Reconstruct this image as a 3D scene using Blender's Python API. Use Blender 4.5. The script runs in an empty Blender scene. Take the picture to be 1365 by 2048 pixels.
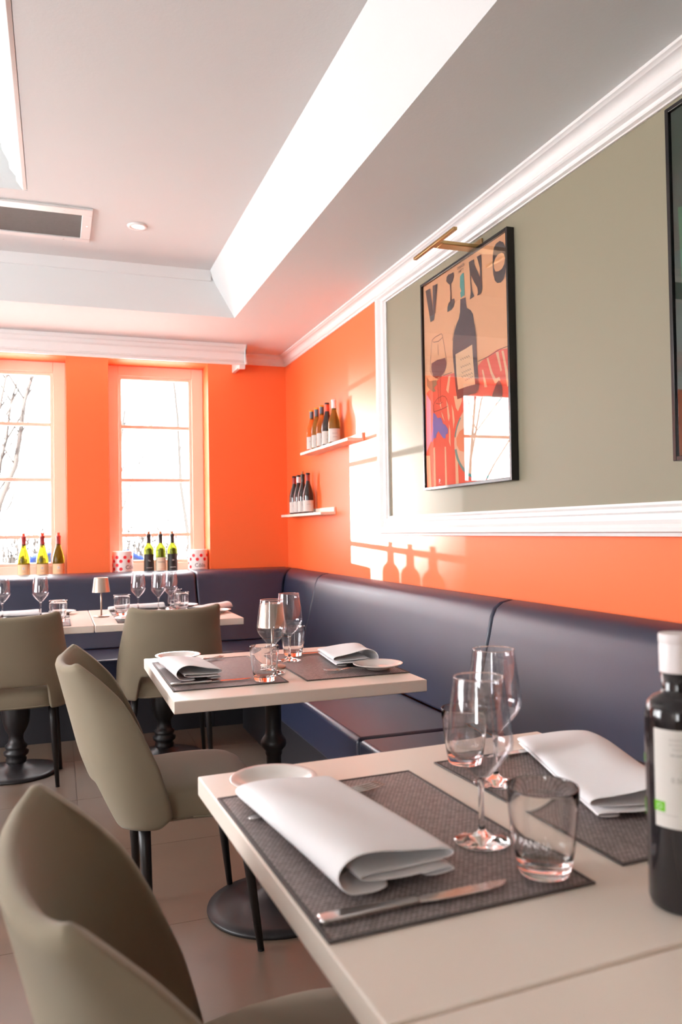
import bpy, bmesh, math, random
from math import sin, cos, pi, radians
from mathutils import Vector, Matrix, Euler
from mathutils.geometry import tessellate_polygon
random.seed(7)
SC = bpy.context.scene
COL = SC.collection

# ------------------------------------------------------------------ camera
cam_d = bpy.data.cameras.new('camera'); cam = bpy.data.objects.new('camera', cam_d); COL.objects.link(cam)
cam_d.sensor_fit = 'AUTO'; cam_d.sensor_width = 36.0; cam_d.lens = 28.0
cam_d.clip_start = 0.02; cam_d.clip_end = 300
M = Matrix(((0.9413, 0.0079, -0.3374), (-0.3371, -0.0260, -0.9411), (-0.0162, 0.9996, -0.0219)))
cam.matrix_world = Matrix.Translation((0, 0, 1.19)) @ M.to_4x4()
cam_d.dof.use_dof = True; cam_d.dof.focus_distance = 2.6; cam_d.dof.aperture_fstop = 4.5
SC.camera = cam

# ------------------------------------------------------------------ world, daylight, exposure
w = bpy.data.worlds.new('overcast_sky'); SC.world = w; w.use_nodes = True
w.node_tree.nodes['Background'].inputs[0].default_value = (0.97, 0.98, 1.0, 1)
w.node_tree.nodes['Background'].inputs[1].default_value = 15.0

def area(name, loc, direction, sx, sy, power, color=(1, 1, 1)):
    l = bpy.data.lights.new(name, 'AREA'); l.shape = 'RECTANGLE'; l.size = sx; l.size_y = sy
    l.energy = power; l.color = color
    o = bpy.data.objects.new(name, l); COL.objects.link(o); o.location = loc
    o.rotation_euler = Vector(direction).to_track_quat('-Z', 'Z').to_euler()
    return o
# daylight entering by the windows in view and by those of the left wall
for _x in (-0.28, 0.707, -1.27):      # portals only steer sampling to the window openings
    _l = area('window_portal', (_x, 6.13, 1.65), (0, -1, 0), 0.68, 1.54, 1); _l.data.cycles.is_portal = True
area('daylight_left', (-3.75, 3.05, 1.50), (1, 0.0, 0.0), 3.1, 1.4, 150, (0.96, 0.96, 1.0))
# low sun thrown in through the right-hand window in view
sp = bpy.data.lights.new('low_sun', 'SPOT'); sp.energy = 17000; sp.spot_size = radians(8.0); sp.spot_blend = 1.0
sp.shadow_soft_size = 0.03; sp.color = (1.0, 0.95, 0.88)
so = bpy.data.objects.new('low_sun', sp); COL.objects.link(so)
_t = Vector((1.28, 6.04, 1.40)); _p = _t + Vector((-0.42, 0.907, 0.018)) * 12
so.location = _p; so.rotation_euler = (_t - _p).to_track_quat('-Z', 'Z').to_euler()
# sun on the paving outside (from behind the building, so none falls in through the windows in view)
sl_ = bpy.data.lights.new('sun', 'SUN'); sl_.energy = 200; sl_.angle = radians(0.6); sl_.color = (1.0, 0.95, 0.87)
sno = bpy.data.objects.new('sun', sl_); COL.objects.link(sno); sno.rotation_euler = Vector((0.12, 0.30, -0.95)).to_track_quat('-Z', 'Z').to_euler()
SC.view_settings.view_transform = 'Standard'; SC.view_settings.look = 'None'
SC.view_settings.gamma = 1.0; SC.view_settings.use_curve_mapping = False
SC.view_settings.exposure = 0.22
SC.cycles.use_denoising = True
SC.cycles.max_bounces = 14; SC.cycles.diffuse_bounces = 6; SC.cycles.glossy_bounces = 5
SC.cycles.transmission_bounces = 12; SC.cycles.transparent_max_bounces = 16
SC.cycles.caustics_reflective = False; SC.cycles.caustics_refractive = False
SC.cycles.sample_clamp_indirect = 6.0

# ------------------------------------------------------------------ materials
MAT = {}
def mat(name, color, rough=0.5, metal=0.0, spec=0.5, bump=None, var=None, trans=0, ior=1.45, coat=0, sheen=0, alpha=1):
    """bump=(scale, strength, distance); var=(scale, amount) mottles the colour"""
    m = bpy.data.materials.new(name); m.use_nodes = True; nt = m.node_tree
    b = nt.nodes['Principled BSDF']
    b.inputs['Base Color'].default_value = (*color, 1); b.inputs['Roughness'].default_value = rough
    b.inputs['Metallic'].default_value = metal; b.inputs['Specular IOR Level'].default_value = spec
    b.inputs['IOR'].default_value = ior
    b.inputs['Transmission Weight'].default_value = trans
    b.inputs['Coat Weight'].default_value = coat
    b.inputs['Sheen Weight'].default_value = sheen
    tc = nt.nodes.new('ShaderNodeTexCoord')
    if var:
        n = nt.nodes.new('ShaderNodeTexNoise'); n.inputs['Scale'].default_value = var[0]; n.inputs['Detail'].default_value = 5
        nt.links.new(tc.outputs['Object'], n.inputs['Vector'])
        r = nt.nodes.new('ShaderNodeMapRange'); r.inputs[3].default_value = 1 - var[1]; r.inputs[4].default_value = 1 + var[1]
        nt.links.new(n.outputs[0], r.inputs[0])
        v = nt.nodes.new('ShaderNodeVectorMath'); v.operation = 'SCALE'; v.inputs[0].default_value = color
        nt.links.new(r.outputs[0], v.inputs['Scale']); nt.links.new(v.outputs[0], b.inputs['Base Color'])
    if bump:
        n = nt.nodes.new('ShaderNodeTexNoise'); n.inputs['Scale'].default_value = bump[0]; n.inputs['Detail'].default_value = 3
        nt.links.new(tc.outputs['Object'], n.inputs['Vector'])
        bp = nt.nodes.new('ShaderNodeBump'); bp.inputs['Strength'].default_value = bump[1]; bp.inputs['Distance'].default_value = bump[2]
        nt.links.new(n.outputs[0], bp.inputs['Height']); nt.links.new(bp.outputs[0], b.inputs['Normal'])
    MAT[name] = m
    return m

mat('white_paint', (0.80, 0.76, 0.73), 0.55, bump=(160, 0.10, 0.001))
mat('ceiling_paint', (0.74, 0.765, 0.765), 0.7, bump=(90, 0.25, 0.002))
mat('trim_paint', (0.82, 0.81, 0.80), 0.35, bump=(30, 0.08, 0.002))
mat('orange_paint', (0.88, 0.160, 0.045), 0.42, spec=0.45, bump=(220, 0.10, 0.001))
mat('green_paint', (0.225, 0.203, 0.142), 0.55, bump=(220, 0.10, 0.001))
mat('tile', (0.155, 0.108, 0.078), 0.34, var=(3.5, 0.18), bump=(60, 0.1, 0.001))
mat('grout', (0.22, 0.18, 0.15), 0.9)
mat('vinyl', (0.015, 0.020, 0.046), 0.36, spec=0.6, bump=(380, 0.35, 0.0006), var=(6, 0.15))
mat('vinyl_base', (0.016, 0.015, 0.019), 0.5, bump=(380, 0.3, 0.0006))
mat('seam_dark', (0.006, 0.006, 0.008), 0.7)
mat('tabletop', (0.88, 0.785, 0.69), 0.33, spec=0.5, var=(2.0, 0.03), bump=(500, 0.04, 0.0004))
mat('table_edge', (0.60, 0.50, 0.40), 0.45)
mat('black_metal', (0.014, 0.012, 0.013), 0.42, bump=(300, 0.15, 0.0004))
mat('chair_fabric', (0.235, 0.195, 0.135), 0.85, spec=0.25, sheen=0.15, bump=(700, 0.3, 0.0006), var=(9, 0.05))
mat('chair_wood', (0.012, 0.010, 0.010), 0.4)
mat('linen', (0.93, 0.92, 0.93), 0.8, spec=0.2, bump=(900, 0.25, 0.0003))
mat('porcelain', (0.84, 0.80, 0.76), 0.12, spec=0.6)
mat('steel', (0.72, 0.70, 0.69), 0.16, metal=1.0)
mat('brushed_lamp', (0.50, 0.40, 0.33), 0.36, metal=0.85)
mat('brass', (0.46, 0.30, 0.13), 0.32, metal=1.0)
mat('black_frame', (0.010, 0.009, 0.010), 0.22)
mat('window_paint', (0.82, 0.66, 0.55), 0.35)
mat('shelf_wood', (0.78, 0.70, 0.60), 0.5, var=(14, 0.06))
mat('grille_mesh', (0.07, 0.06, 0.058), 0.8, bump=(500, 0.8, 0.002), var=(60, 0.2))
mat('spot_white', (0.9, 0.88, 0.86), 0.3)
mat('wine_red_glass', (0.020, 0.012, 0.012), 0.06, spec=0.8)
mat('olive_glass', (0.42, 0.24, 0.04), 0.05, trans=0.65, ior=1.35)
mat('amber_glass', (0.75, 0.32, 0.06), 0.05, trans=0.75, ior=1.3)
mat('yellow_glass', (0.20, 0.16, 0.010), 0.04, trans=0.65, ior=1.25)
mat('green_glass', (0.10, 0.115, 0.010), 0.05, trans=0.6, ior=1.25)
mat('oil_glass', (0.012, 0.010, 0.012), 0.08, spec=0.7)
mat('label_white', (0.62, 0.59, 0.55), 0.6)
mat('label_cream', (0.72, 0.62, 0.46), 0.6)
mat('label_black', (0.015, 0.013, 0.013), 0.5)
mat('label_tan', (0.74, 0.52, 0.30), 0.6)
mat('capsule_grey', (0.09, 0.10, 0.13), 0.35)
mat('capsule_red', (0.75, 0.07, 0.02), 0.35)
mat('capsule_white', (0.80, 0.77, 0.77), 0.35)
mat('capsule_black', (0.02, 0.016, 0.016), 0.3)
mat('capsule_dark_red', (0.28, 0.03, 0.03), 0.35)
mat('cork', (0.45, 0.22, 0.10), 0.8)
mat('gold', (0.75, 0.45, 0.08), 0.3, metal=0.7)
mat('cap_white', (0.82, 0.76, 0.76), 0.4)
mat('print_black', (0.03, 0.025, 0.025), 0.6)
mat('print_grey', (0.30, 0.28, 0.27), 0.6)
mat('print_green', (0.13, 0.42, 0.01), 0.5)
mat('print_white', (0.9, 0.9, 0.9), 0.5)
mat('etched', (0.85, 0.84, 0.84), 0.7)
mat('dot_red', (0.80, 0.02, 0.03), 0.45)
mat('box_white', (0.86, 0.82, 0.80), 0.5)
# poster inks
for n, c in dict(p_paper=(0.80, 0.40, 0.20), p_red=(0.80, 0.10, 0.06), p_beige=(0.82, 0.50, 0.30), p_ink=(0.045, 0.030, 0.030), p_plum=(0.055, 0.028, 0.035),
                 p_teal=(0.05, 0.30, 0.27), p_plate=(0.78, 0.50, 0.34), p_label=(0.80, 0.50, 0.29), p_blue=(0.06, 0.13, 0.42), p_lilac=(0.52, 0.28, 0.45),
                 p_wine=(0.16, 0.02, 0.015), p_egg=(0.80, 0.26, 0.13), p_olive=(0.20, 0.18, 0.10), p_salad=(0.45, 0.42, 0.12), p_green=(0.015, 0.12, 0.05), p_darkgreen=(0.008, 0.03, 0.018)).items():
    mat(n, tuple(.78 * q for q in c), 0.7, spec=0.2, var=(25, 0.05))
# outdoors
mat('bark', (0.005, 0.004, 0.004), 0.9, bump=(30, 0.4, 0.01))
mat('twig', (0.007, 0.005, 0.0045), 0.9)
mat('paving', (0.45, 0.43, 0.41), 0.8, var=(1.5, 0.15))
mat('hedge', (0.16, 0.18, 0.08), 0.9)
mat('car_blue', (0.002, 0.005, 0.024), 0.5, spec=0.04)
mat('car_glass', (0.004, 0.006, 0.012), 0.4, spec=0.06)
mat('tyre', (0.02, 0.02, 0.02), 0.8)
mat('tail_light', (0.12, 0.003, 0.003), 0.2)

def pane_mat(name, tint=(1, 1, 1), ior=1.5):
    m = bpy.data.materials.new(name); m.use_nodes = True; nt = m.node_tree; nt.nodes.clear()
    o = nt.nodes.new('ShaderNodeOutputMaterial'); mx = nt.nodes.new('ShaderNodeMixShader'); lw = nt.nodes.new('ShaderNodeLayerWeight'); pw = nt.nodes.new('ShaderNodeMath'); fr = nt.nodes.new('ShaderNodeMapRange')
    t = nt.nodes.new('ShaderNodeBsdfTransparent'); g = nt.nodes.new('ShaderNodeBsdfGlossy')
    t.inputs[0].default_value = (*tint, 1); g.inputs['Roughness'].default_value = 0.0; lw.inputs[0].default_value = 0.5; pw.operation = 'POWER'; pw.inputs[1].default_value = 5.0
    fr.inputs[3].default_value = 2 * ((ior - 1) / (ior + 1)) ** 2; fr.inputs[4].default_value = 1.0
    nt.links.new(lw.outputs['Facing'], pw.inputs[0]); nt.links.new(pw.outputs[0], fr.inputs[0])
    nt.links.new(fr.outputs[0], mx.inputs[0]); nt.links.new(t.outputs[0], mx.inputs[1]); nt.links.new(g.outputs[0], mx.inputs[2])
    nt.links.new(mx.outputs[0], o.inputs[0]); MAT[name] = m
pane_mat('crystal_thin', tint=(.97, .97, .98), ior=1.55); pane_mat('window_glass'); pane_mat('poster_glass', ior=1.75)
def crystal_mat():
    m = bpy.data.materials.new('crystal'); m.use_nodes = True; nt = m.node_tree; nt.nodes.clear()
    o = nt.nodes.new('ShaderNodeOutputMaterial'); mx = nt.nodes.new('ShaderNodeMixShader')
    t = nt.nodes.new('ShaderNodeBsdfTransparent'); g = nt.nodes.new('ShaderNodeBsdfGlass'); g.inputs['IOR'].default_value = 1.48
    g.inputs['Roughness'].default_value = 0.0; mx.inputs[0].default_value = 1.0
    nt.links.new(t.outputs[0], mx.inputs[1]); nt.links.new(g.outputs[0], mx.inputs[2]); nt.links.new(mx.outputs[0], o.inputs[0]); MAT['crystal'] = m
crystal_mat()

def mat_weave():
    """woven vinyl: staggered ribs as fine relief and two-tone threads"""
    m = bpy.data.materials.new('woven_vinyl'); m.use_nodes = True; nt = m.node_tree; b = nt.nodes['Principled BSDF']
    tc = nt.nodes.new('ShaderNodeTexCoord'); br = nt.nodes.new('ShaderNodeTexBrick')
    mp = nt.nodes.new('ShaderNodeMapping'); mp.inputs['Scale'].default_value = (1, 1, 1)
    nt.links.new(tc.outputs['Object'], mp.inputs[0]); nt.links.new(mp.outputs[0], br.inputs[0])
    br.inputs['Color1'].default_value = (0.40, 0.33, 0.32, 1); br.inputs['Color2'].default_value = (0.24, 0.195, 0.19, 1)
    br.inputs['Mortar'].default_value = (0.012, 0.010, 0.010, 1)
    br.inputs['Scale'].default_value = 100.0; br.inputs['Brick Width'].default_value = 0.72; br.inputs['Row Height'].default_value = 0.56
    br.inputs['Mortar Size'].default_value = 0.11; br.inputs['Mortar Smooth'].default_value = 0.8; br.offset = 0.5
    nt.links.new(br.outputs[0], b.inputs['Base Color']); b.inputs['Roughness'].default_value = 0.42
    inv = nt.nodes.new('ShaderNodeMath'); inv.operation = 'SUBTRACT'; inv.inputs[0].default_value = 1
    nt.links.new(br.outputs['Fac'], inv.inputs[1])
    bp = nt.nodes.new('ShaderNodeBump'); bp.inputs['Strength'].default_value = 0.8; bp.inputs['Distance'].default_value = 0.0012
    nt.links.new(inv.outputs[0], bp.inputs['Height']); nt.links.new(bp.outputs[0], b.inputs['Normal']); MAT['woven_vinyl'] = m
mat_weave()
mat('mat_border', (0.07, 0.058, 0.055), 0.6)

# ------------------------------------------------------------------ helpers
def B(): return bmesh.new()
def box(bm, x0, x1, y0, y1, z0, z1):
    r = bmesh.ops.create_cube(bm, size=1.0)
    for v in r['verts']:
        v.co = Vector((x0 + (v.co.x + .5) * (x1 - x0), y0 + (v.co.y + .5) * (y1 - y0), z0 + (v.co.z + .5) * (z1 - z0)))
    return r['verts']
def link(name, bm, m, parent=None, smooth=False, bevel=0, seg=2, sub=0, solid=0, soff=-1, angle=35):
    me = bpy.data.meshes.new(name)
    bmesh.ops.recalc_face_normals(bm, faces=bm.faces[:])
    bm.to_mesh(me); bm.free()
    o = bpy.data.objects.new(name, me); COL.objects.link(o)
    ms = m if isinstance(m, (list, tuple)) else [m]
    for x in ms: me.materials.append(MAT[x])
    if smooth:
        for p in me.polygons: p.use_smooth = True
    if solid:
        md = o.modifiers.new('solid', 'SOLIDIFY'); md.thickness = solid; md.offset = soff
    if bevel:
        md = o.modifiers.new('bevel', 'BEVEL'); md.width = bevel; md.segments = seg; md.limit_method = 'ANGLE'; md.angle_limit = radians(angle)
        if smooth is False:
            for p in me.polygons: p.use_smooth = True
            me.set_sharp_from_angle(angle=radians(30)) if hasattr(me, 'set_sharp_from_angle') else None
    if sub:
        md = o.modifiers.new('sub', 'SUBSURF'); md.levels = sub; md.render_levels = sub
    if parent: o.parent = parent
    return o
def tag(o, label=None, cat=None, group=None, kind=None):
    if label: o['label'] = label
    if cat: o['category'] = cat
    if group: o['group'] = group
    if kind: o['kind'] = kind
    return o
def thing(name, label, cat, loc=(0, 0, 0), rz=0, group=None):
    o = bpy.data.objects.new(name, None); COL.objects.link(o); o.empty_display_size = 0.05
    o.location = loc; o.rotation_euler = (0, 0, rz)
    return tag(o, label, cat, group)
def dup(root, loc=None, rz=None, label=None, group=None):
    r = root.copy(); COL.objects.link(r)
    if loc is not None: r.location = loc
    if rz is not None: r.rotation_euler = (0, 0, rz)
    if label: r['label'] = label
    if group: r['group'] = group
    for ch in list(root.children):
        c = ch.copy(); COL.objects.link(c); c.parent = r
        for g in list(ch.children):
            d = g.copy(); COL.objects.link(d); d.parent = c
    return r
def lathe(bm, prof, n=32, center=(0, 0, 0), cap0=True, cap1=True, closed=False):
    cx, cy, cz = center; rings = []
    for r, z in prof:
        if r < 1e-5: rings.append([bm.verts.new((cx, cy, cz + z))])
        else: rings.append([bm.verts.new((cx + r * cos(2 * pi * i / n), cy + r * sin(2 * pi * i / n), cz + z)) for i in range(n)])
    prs = list(zip(rings[:-1], rings[1:]))
    if closed: prs.append((rings[-1], rings[0]))
    for a, b in prs:
        if len(a) == 1 and len(b) == 1: continue
        for i in range(n):
            j = (i + 1) % n
            if len(a) == 1: bm.faces.new((a[0], b[i], b[j]))
            elif len(b) == 1: bm.faces.new((a[i], b[0], a[j]))
            else: bm.faces.new((a[i], b[i], b[j], a[j]))
    if not closed:
        if cap0 and len(rings[0]) > 1: bm.faces.new(rings[0][::-1])
        if cap1 and len(rings[-1]) > 1: bm.faces.new(rings[-1])
def tube(bm, pts, rad, n=8, cap=True):
    pts = [Vector(p) for p in pts]; rs = rad if isinstance(rad, (list, tuple)) else [rad] * len(pts)
    prev = None; up = Vector((0.123, 0.4, 1)).normalized()
    rings = []
    for i, p in enumerate(pts):
        d = (pts[min(i + 1, len(pts) - 1)] - pts[max(i - 1, 0)]).normalized()
        if abs(d.dot(up)) > 0.95: up = Vector((1, 0.2, 0)).normalized()
        a = d.cross(up).normalized(); b = d.cross(a)
        rings.append([bm.verts.new(p + (a * cos(2 * pi * k / n) + b * sin(2 * pi * k / n)) * rs[i]) for k in range(n)])
    for a, b in zip(rings[:-1], rings[1:]):
        for k in range(n):
            bm.faces.new((a[k], a[(k + 1) % n], b[(k + 1) % n], b[k]))
    if cap:
        bm.faces.new(rings[0][::-1]); bm.faces.new(rings[-1])
def prism(bm, poly, axis, a0, a1):
    """poly: 2D points of a section, extruded along axis ('x','y','z') from a0 to a1"""
    def P(u, v, a):
        return {'x': (a, u, v), 'y': (u, a, v), 'z': (u, v, a)}[axis]
    f = [bm.verts.new(P(u, v, a0)) for u, v in poly]; g = [bm.verts.new(P(u, v, a1)) for u, v in poly]
    n = len(poly)
    for i in range(n): bm.faces.new((f[i], f[(i + 1) % n], g[(i + 1) % n], g[i]))
    bm.faces.new(f[::-1]); bm.faces.new(g)
def interp(tab, x):
    tab = sorted(tab)
    if x <= tab[0][0]: return tab[0][1]
    for (a, va), (b, vb) in zip(tab[:-1], tab[1:]):
        if x <= b:
            t = (x - a) / (b - a); t2 = t
            return va + (vb - va) * t2
    return tab[-1][1]
_tc = {}
def text_geo(body, size, font_extra=0):
    """flat glyph mesh as (verts, faces), centred on the origin in the XY plane"""
    key = (body, size)
    if key in _tc: return _tc[key]
    cu = bpy.data.curves.new('t', 'FONT'); cu.body = body; cu.size = size; cu.align_x = 'CENTER'; cu.align_y = 'CENTER'
    cu.resolution_u = 2; cu.offset = font_extra
    o = bpy.data.objects.new('t', cu); COL.objects.link(o)
    dg = bpy.context.evaluated_depsgraph_get(); me = bpy.data.meshes.new_from_object(o.evaluated_get(dg))
    g = ([v.co.copy() for v in me.vertices], [tuple(p.vertices) for p in me.polygons])
    bpy.data.objects.remove(o); bpy.data.curves.remove(cu); bpy.data.meshes.remove(me)
    _tc[key] = g
    return g
def put_geo(bm, geo, fn):
    vs = [bm.verts.new(fn(v)) for v in geo[0]]
    for f in geo[1]:
        try: bm.faces.new([vs[i] for i in f])
        except ValueError: pass
def wrap(R, ang, z, flip=1):
    """map flat glyph coords on to a cylinder of radius R about Z, centred at angle ang (text reads from outside)"""
    def f(v):
        a = ang + flip * v.x / R
        return Vector((R * cos(a), R * sin(a), z + v.y))
    return f
# ------------------------------------------------------------------ room shell
XW, YB, XL, YR = 1.65, 5.80, -3.5, -2.6      # right wall, window wall, left wall, rear wall
ZC, ZU = 2.50, 2.76                           # lower ceiling band, raised ceiling
fl = B(); box(fl, XL, XW, YR, YB, -0.10, -0.006)
floor = link('floor', fl, 'grout'); tag(floor, kind='structure')
TS = 0.65; gx0 = 0.08 - 6 * TS; gy0 = 2.48 - 8 * TS
tb = B(); box(tb, 0.0015, TS - 0.0015, 0.0015, TS - 0.0015, -0.006, 0.0)
tile0 = None
def tile_at(x0, y0, x1, y1):
    bm = B(); box(bm, x0, x1, y0, y1, -0.008, 0.0); link('tile', bm, 'tile', floor)
tb.free()
nx = 0
x = gx0
while x < XW - 0.01:
    y = gy0
    while y < YB - 0.01:
        xa, xb, ya, yb = max(x, XL), min(x + TS, XW), max(y, YR), min(y + TS, YB)
        if xb - xa > 0.02 and yb - ya > 0.02: tile_at(xa + .001, ya + .001, xb - .001, yb - .001)
        y += TS
    x += TS

# window wall: three openings (two in view)
OPEN = [(-0.63, 0.073), (0.355, 1.059), (-1.62, -0.92)]
SILL, HEAD = 0.875, 2.42
def wall_with_openings(bm, axis, a, b, fixed0, fixed1, ops, z0, z1, sill, head):
    ops = sorted(ops); cur = a
    def add(u0, u1, w0, w1):
        if u1 - u0 < 1e-4: return
        if axis == 'x': box(bm, u0, u1, fixed0, fixed1, w0, w1)
        else: box(bm, fixed0, fixed1, u0, u1, w0, w1)
    for (p, q) in ops:
        add(cur, p, z0, z1); add(p, q, z0, sill); add(p, q, head, z1); cur = q
    add(cur, b, z0, z1)
wb = B(); wall_with_openings(wb, 'x', XL - .3, XW + .25, YB, YB + 0.34, OPEN, -0.1, 3.0, SILL, HEAD)
tag(link('wall_back', wb, 'orange_paint'), kind='structure')
wr = B(); box(wr, XW, XW + 0.25, YR - .3, YB + .01, -0.1, 3.0)
wall_r = tag(link('wall_right', wr, 'orange_paint'), kind='structure')
gp = B(); box(gp, XW - 0.004, XW + 0.002, YR, 3.86, 1.22, 2.43)
link('painted_panel', gp, 'green_paint', wall_r)
wl = B(); wall_with_openings(wl, 'y', YR - .3, YB + .3, XL - 0.25, XL, [(1.7, 3.0), (3.4, 4.5)], -0.1, 3.0, 0.85, 2.35)
tag(link('wall_left', wl, 'white_paint'), kind='structure')
wq = B(); wall_with_openings(wq, 'x', XL - .3, XW + .25, YR - 0.25, YR, [(-3.2, -2.2)], -0.1, 3.0, 0.9, 2.35)
tag(link('wall_rear', wq, 'green_paint'), kind='structure')

# ceiling: lower band round a raised tray with splayed sides
TX1, TY1, TX0, TY0 = 1.045, 4.80, -2.9, -1.9
ux1, uy1, ux0, uy0 = 0.885, 4.775, -2.75, -1.75
ce = B()
for (a, b, c, d) in ((XL, XW, TY1, YB), (XL, XW, YR, TY0), (XL, TX0, TY0, TY1), (TX1, XW, TY0, TY1)): box(ce, a, b, c, d, ZC, ZC + .01)
def quad(bm, *p): bm.faces.new([bm.verts.new(q) for q in p])
L = [(TX0, TY0), (TX1, TY0), (TX1, TY1), (TX0, TY1)]; U = [(ux0, uy0), (ux1, uy0), (ux1, uy1), (ux0, uy1)]
for i in range(4):
    j = (i + 1) % 4; quad(ce, (*L[i], ZC), (*L[j], ZC), (*U[j], ZU), (*U[i], ZU))
# second, inner recess
I = [(-2.3, 0.6), (-0.11, 0.6), (-0.11, 3.87), (-2.3, 3.87)]; J = [(-2.14, 0.76), (-0.20, 0.76), (-0.20, 3.84), (-2.14, 3.84)]; ZI = 2.95
quad(ce, (*U[0], ZU), (*U[1], ZU), (*I[1], ZU), (*I[0], ZU)); quad(ce, (*U[1], ZU), (*U[2], ZU), (*I[2], ZU), (*I[1], ZU))
quad(ce, (*U[2], ZU), (*U[3], ZU), (*I[3], ZU), (*I[2], ZU)); quad(ce, (*U[3], ZU), (*U[0], ZU), (*I[0], ZU), (*I[3], ZU))
for i in range(4):
    j = (i + 1) % 4; quad(ce, (*I[i], ZU), (*I[j], ZU), (*J[j], ZI), (*J[i], ZI))
quad(ce, *[(*p, ZI) for p in J])
box(ce, XL - .2, XW + .2, YR - .2, YB + .2, 3.0, 3.1)
tag(link('ceiling', ce, 'ceiling_paint'), kind='structure')
# trims
def crown_prof(p, h):   # (out from wall, down from ceiling) closed section
    pts = [(0, 0), (p, 0), (p, h * .14), (p * .82, h * .2)]
    for k in range(6):
        t = k / 5; pts.append((p * (.78 - .5 * sin(t * pi / 2)), h * (.24 + .46 * (1 - cos(t * pi / 2)))))
    pts += [(p * .27, h * .78), (p * .18, h * .8), (p * .18, h * .9), (p * .10, h), (0, h)]
    return pts
c1 = B(); prism(c1, [(XW - a, ZC - b) for a, b in crown_prof(0.062, 0.072)], 'y', YR, YB)
tag(link('trim_1', c1, 'trim_paint', bevel=0.002), kind='structure')
c2 = B(); prism(c2, [(YB - a, ZC - b) for a, b in crown_prof(0.062, 0.072)], 'x', 1.0, XW)
tag(link('trim_2', c2, 'trim_paint', bevel=0.002), kind='structure')
# pelmet over the windows: moulded face board with a returned end
pel = B()
pf = 5.46
pprof = [(pf, ZC), (pf, ZC - .022), (pf + .008, ZC - .03), (pf + .008, ZC - .05), (pf + .02, ZC - .062), (pf + .022, ZC - .108), (pf + .030, ZC - .116), (pf + .022, ZC - .125),
         (pf + .022, ZC - .140), (pf + .045, ZC - .140), (pf + .05, ZC)]
prism(pel, pprof, 'x', -2.6, 1.262)
box(pel, 1.238, 1.262, pf + .045, YB, ZC - .14, ZC)
box(pel, 1.225, 1.268, pf + .03, pf + .06, ZC - .165, ZC - .13)
prism(pel, [(1.262, ZC), (1.275, ZC), (1.275, ZC - .03), (1.266, ZC - .045), (1.270, ZC - .07), (1.272, ZC - .12), (1.278, ZC - .135), (1.262, ZC - .14)], 'y', pf, pf + .05)
tag(link('trim_3', pel, 'trim_paint', bevel=0.002), kind='structure')
# stepped moulding inside the inner recess and cove at the top of the tray's far side
st = B()
for k, (dx, dz, w_, h_) in enumerate(((.0, .0, .016, .035), (.028, .055, .016, .03), (.055, .115, .02, .05))):
    prism(st, [(-.112 - dx, ZU + dz), (-.112 - dx - w_, ZU + dz - .006), (-.112 - dx - w_ - .03, ZU + dz + h_), (-.112 - dx - .012, ZU + dz + h_)], 'y', .62, 3.86 - dx * .3)
tag(link('trim_5', st, 'trim_paint', bevel=0.002), kind='structure')
cv = B(); prism(cv, [(uy1 + .012, ZU - .055), (uy1 - .004, ZU - .052), (uy1 - .012, ZU - .03), (uy1 - .036, ZU - .008), (uy1 - .045, ZU + .002), (uy1 + .012, ZU + .002)], 'x', ux0, ux1 + .012)
tag(link('trim_6', cv, 'ceiling_paint', bevel=0.001), kind='structure')
# raised picture moulding that frames the green field
def mould_prof(wd, p):
    return [(0, 0), (0, p * .55), (wd * .10, p * .62), (wd * .14, p * .95), (wd * .26, p), (wd * .36, p * .86), (wd * .48, p * .50), (wd * .66, p * .42), (wd * .72, p * .62),
            (wd * .84, p * .60), (wd * .92, p * .35), (wd, p * .28), (wd, 0)]
MO = bpy.data.objects.new('trim_4', None); COL.objects.link(MO); tag(MO, kind='structure')
yo, zo0, zo1, y_end = 3.925, 1.155, 2.428, YR
def mould_bar(kind):
    bm = B(); pr = mould_prof(0.10, 0.040); n = len(pr)
    ra, rb = [], []
    for wd, p in pr:
        xx = XW - p
        if kind == 'left': a = (xx, yo - wd, zo0 + wd); b = (xx, yo - wd, zo1 - wd * .5)
        if kind == 'bottom': a = (xx, yo - wd, zo0 + wd); b = (xx, y_end, zo0 + wd)
        if kind == 'top': a = (xx, yo - wd, zo1 - wd * .5); b = (xx, y_end, zo1 - wd * .5)
        ra.append(bm.verts.new(a)); rb.append(bm.verts.new(b))
    for i in range(n - 1): bm.faces.new((ra[i], ra[i + 1], rb[i + 1], rb[i]))
    return link('moulding', bm, 'trim_paint', MO)
for k in ('left', 'bottom', 'top'): mould_bar(k)

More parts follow.
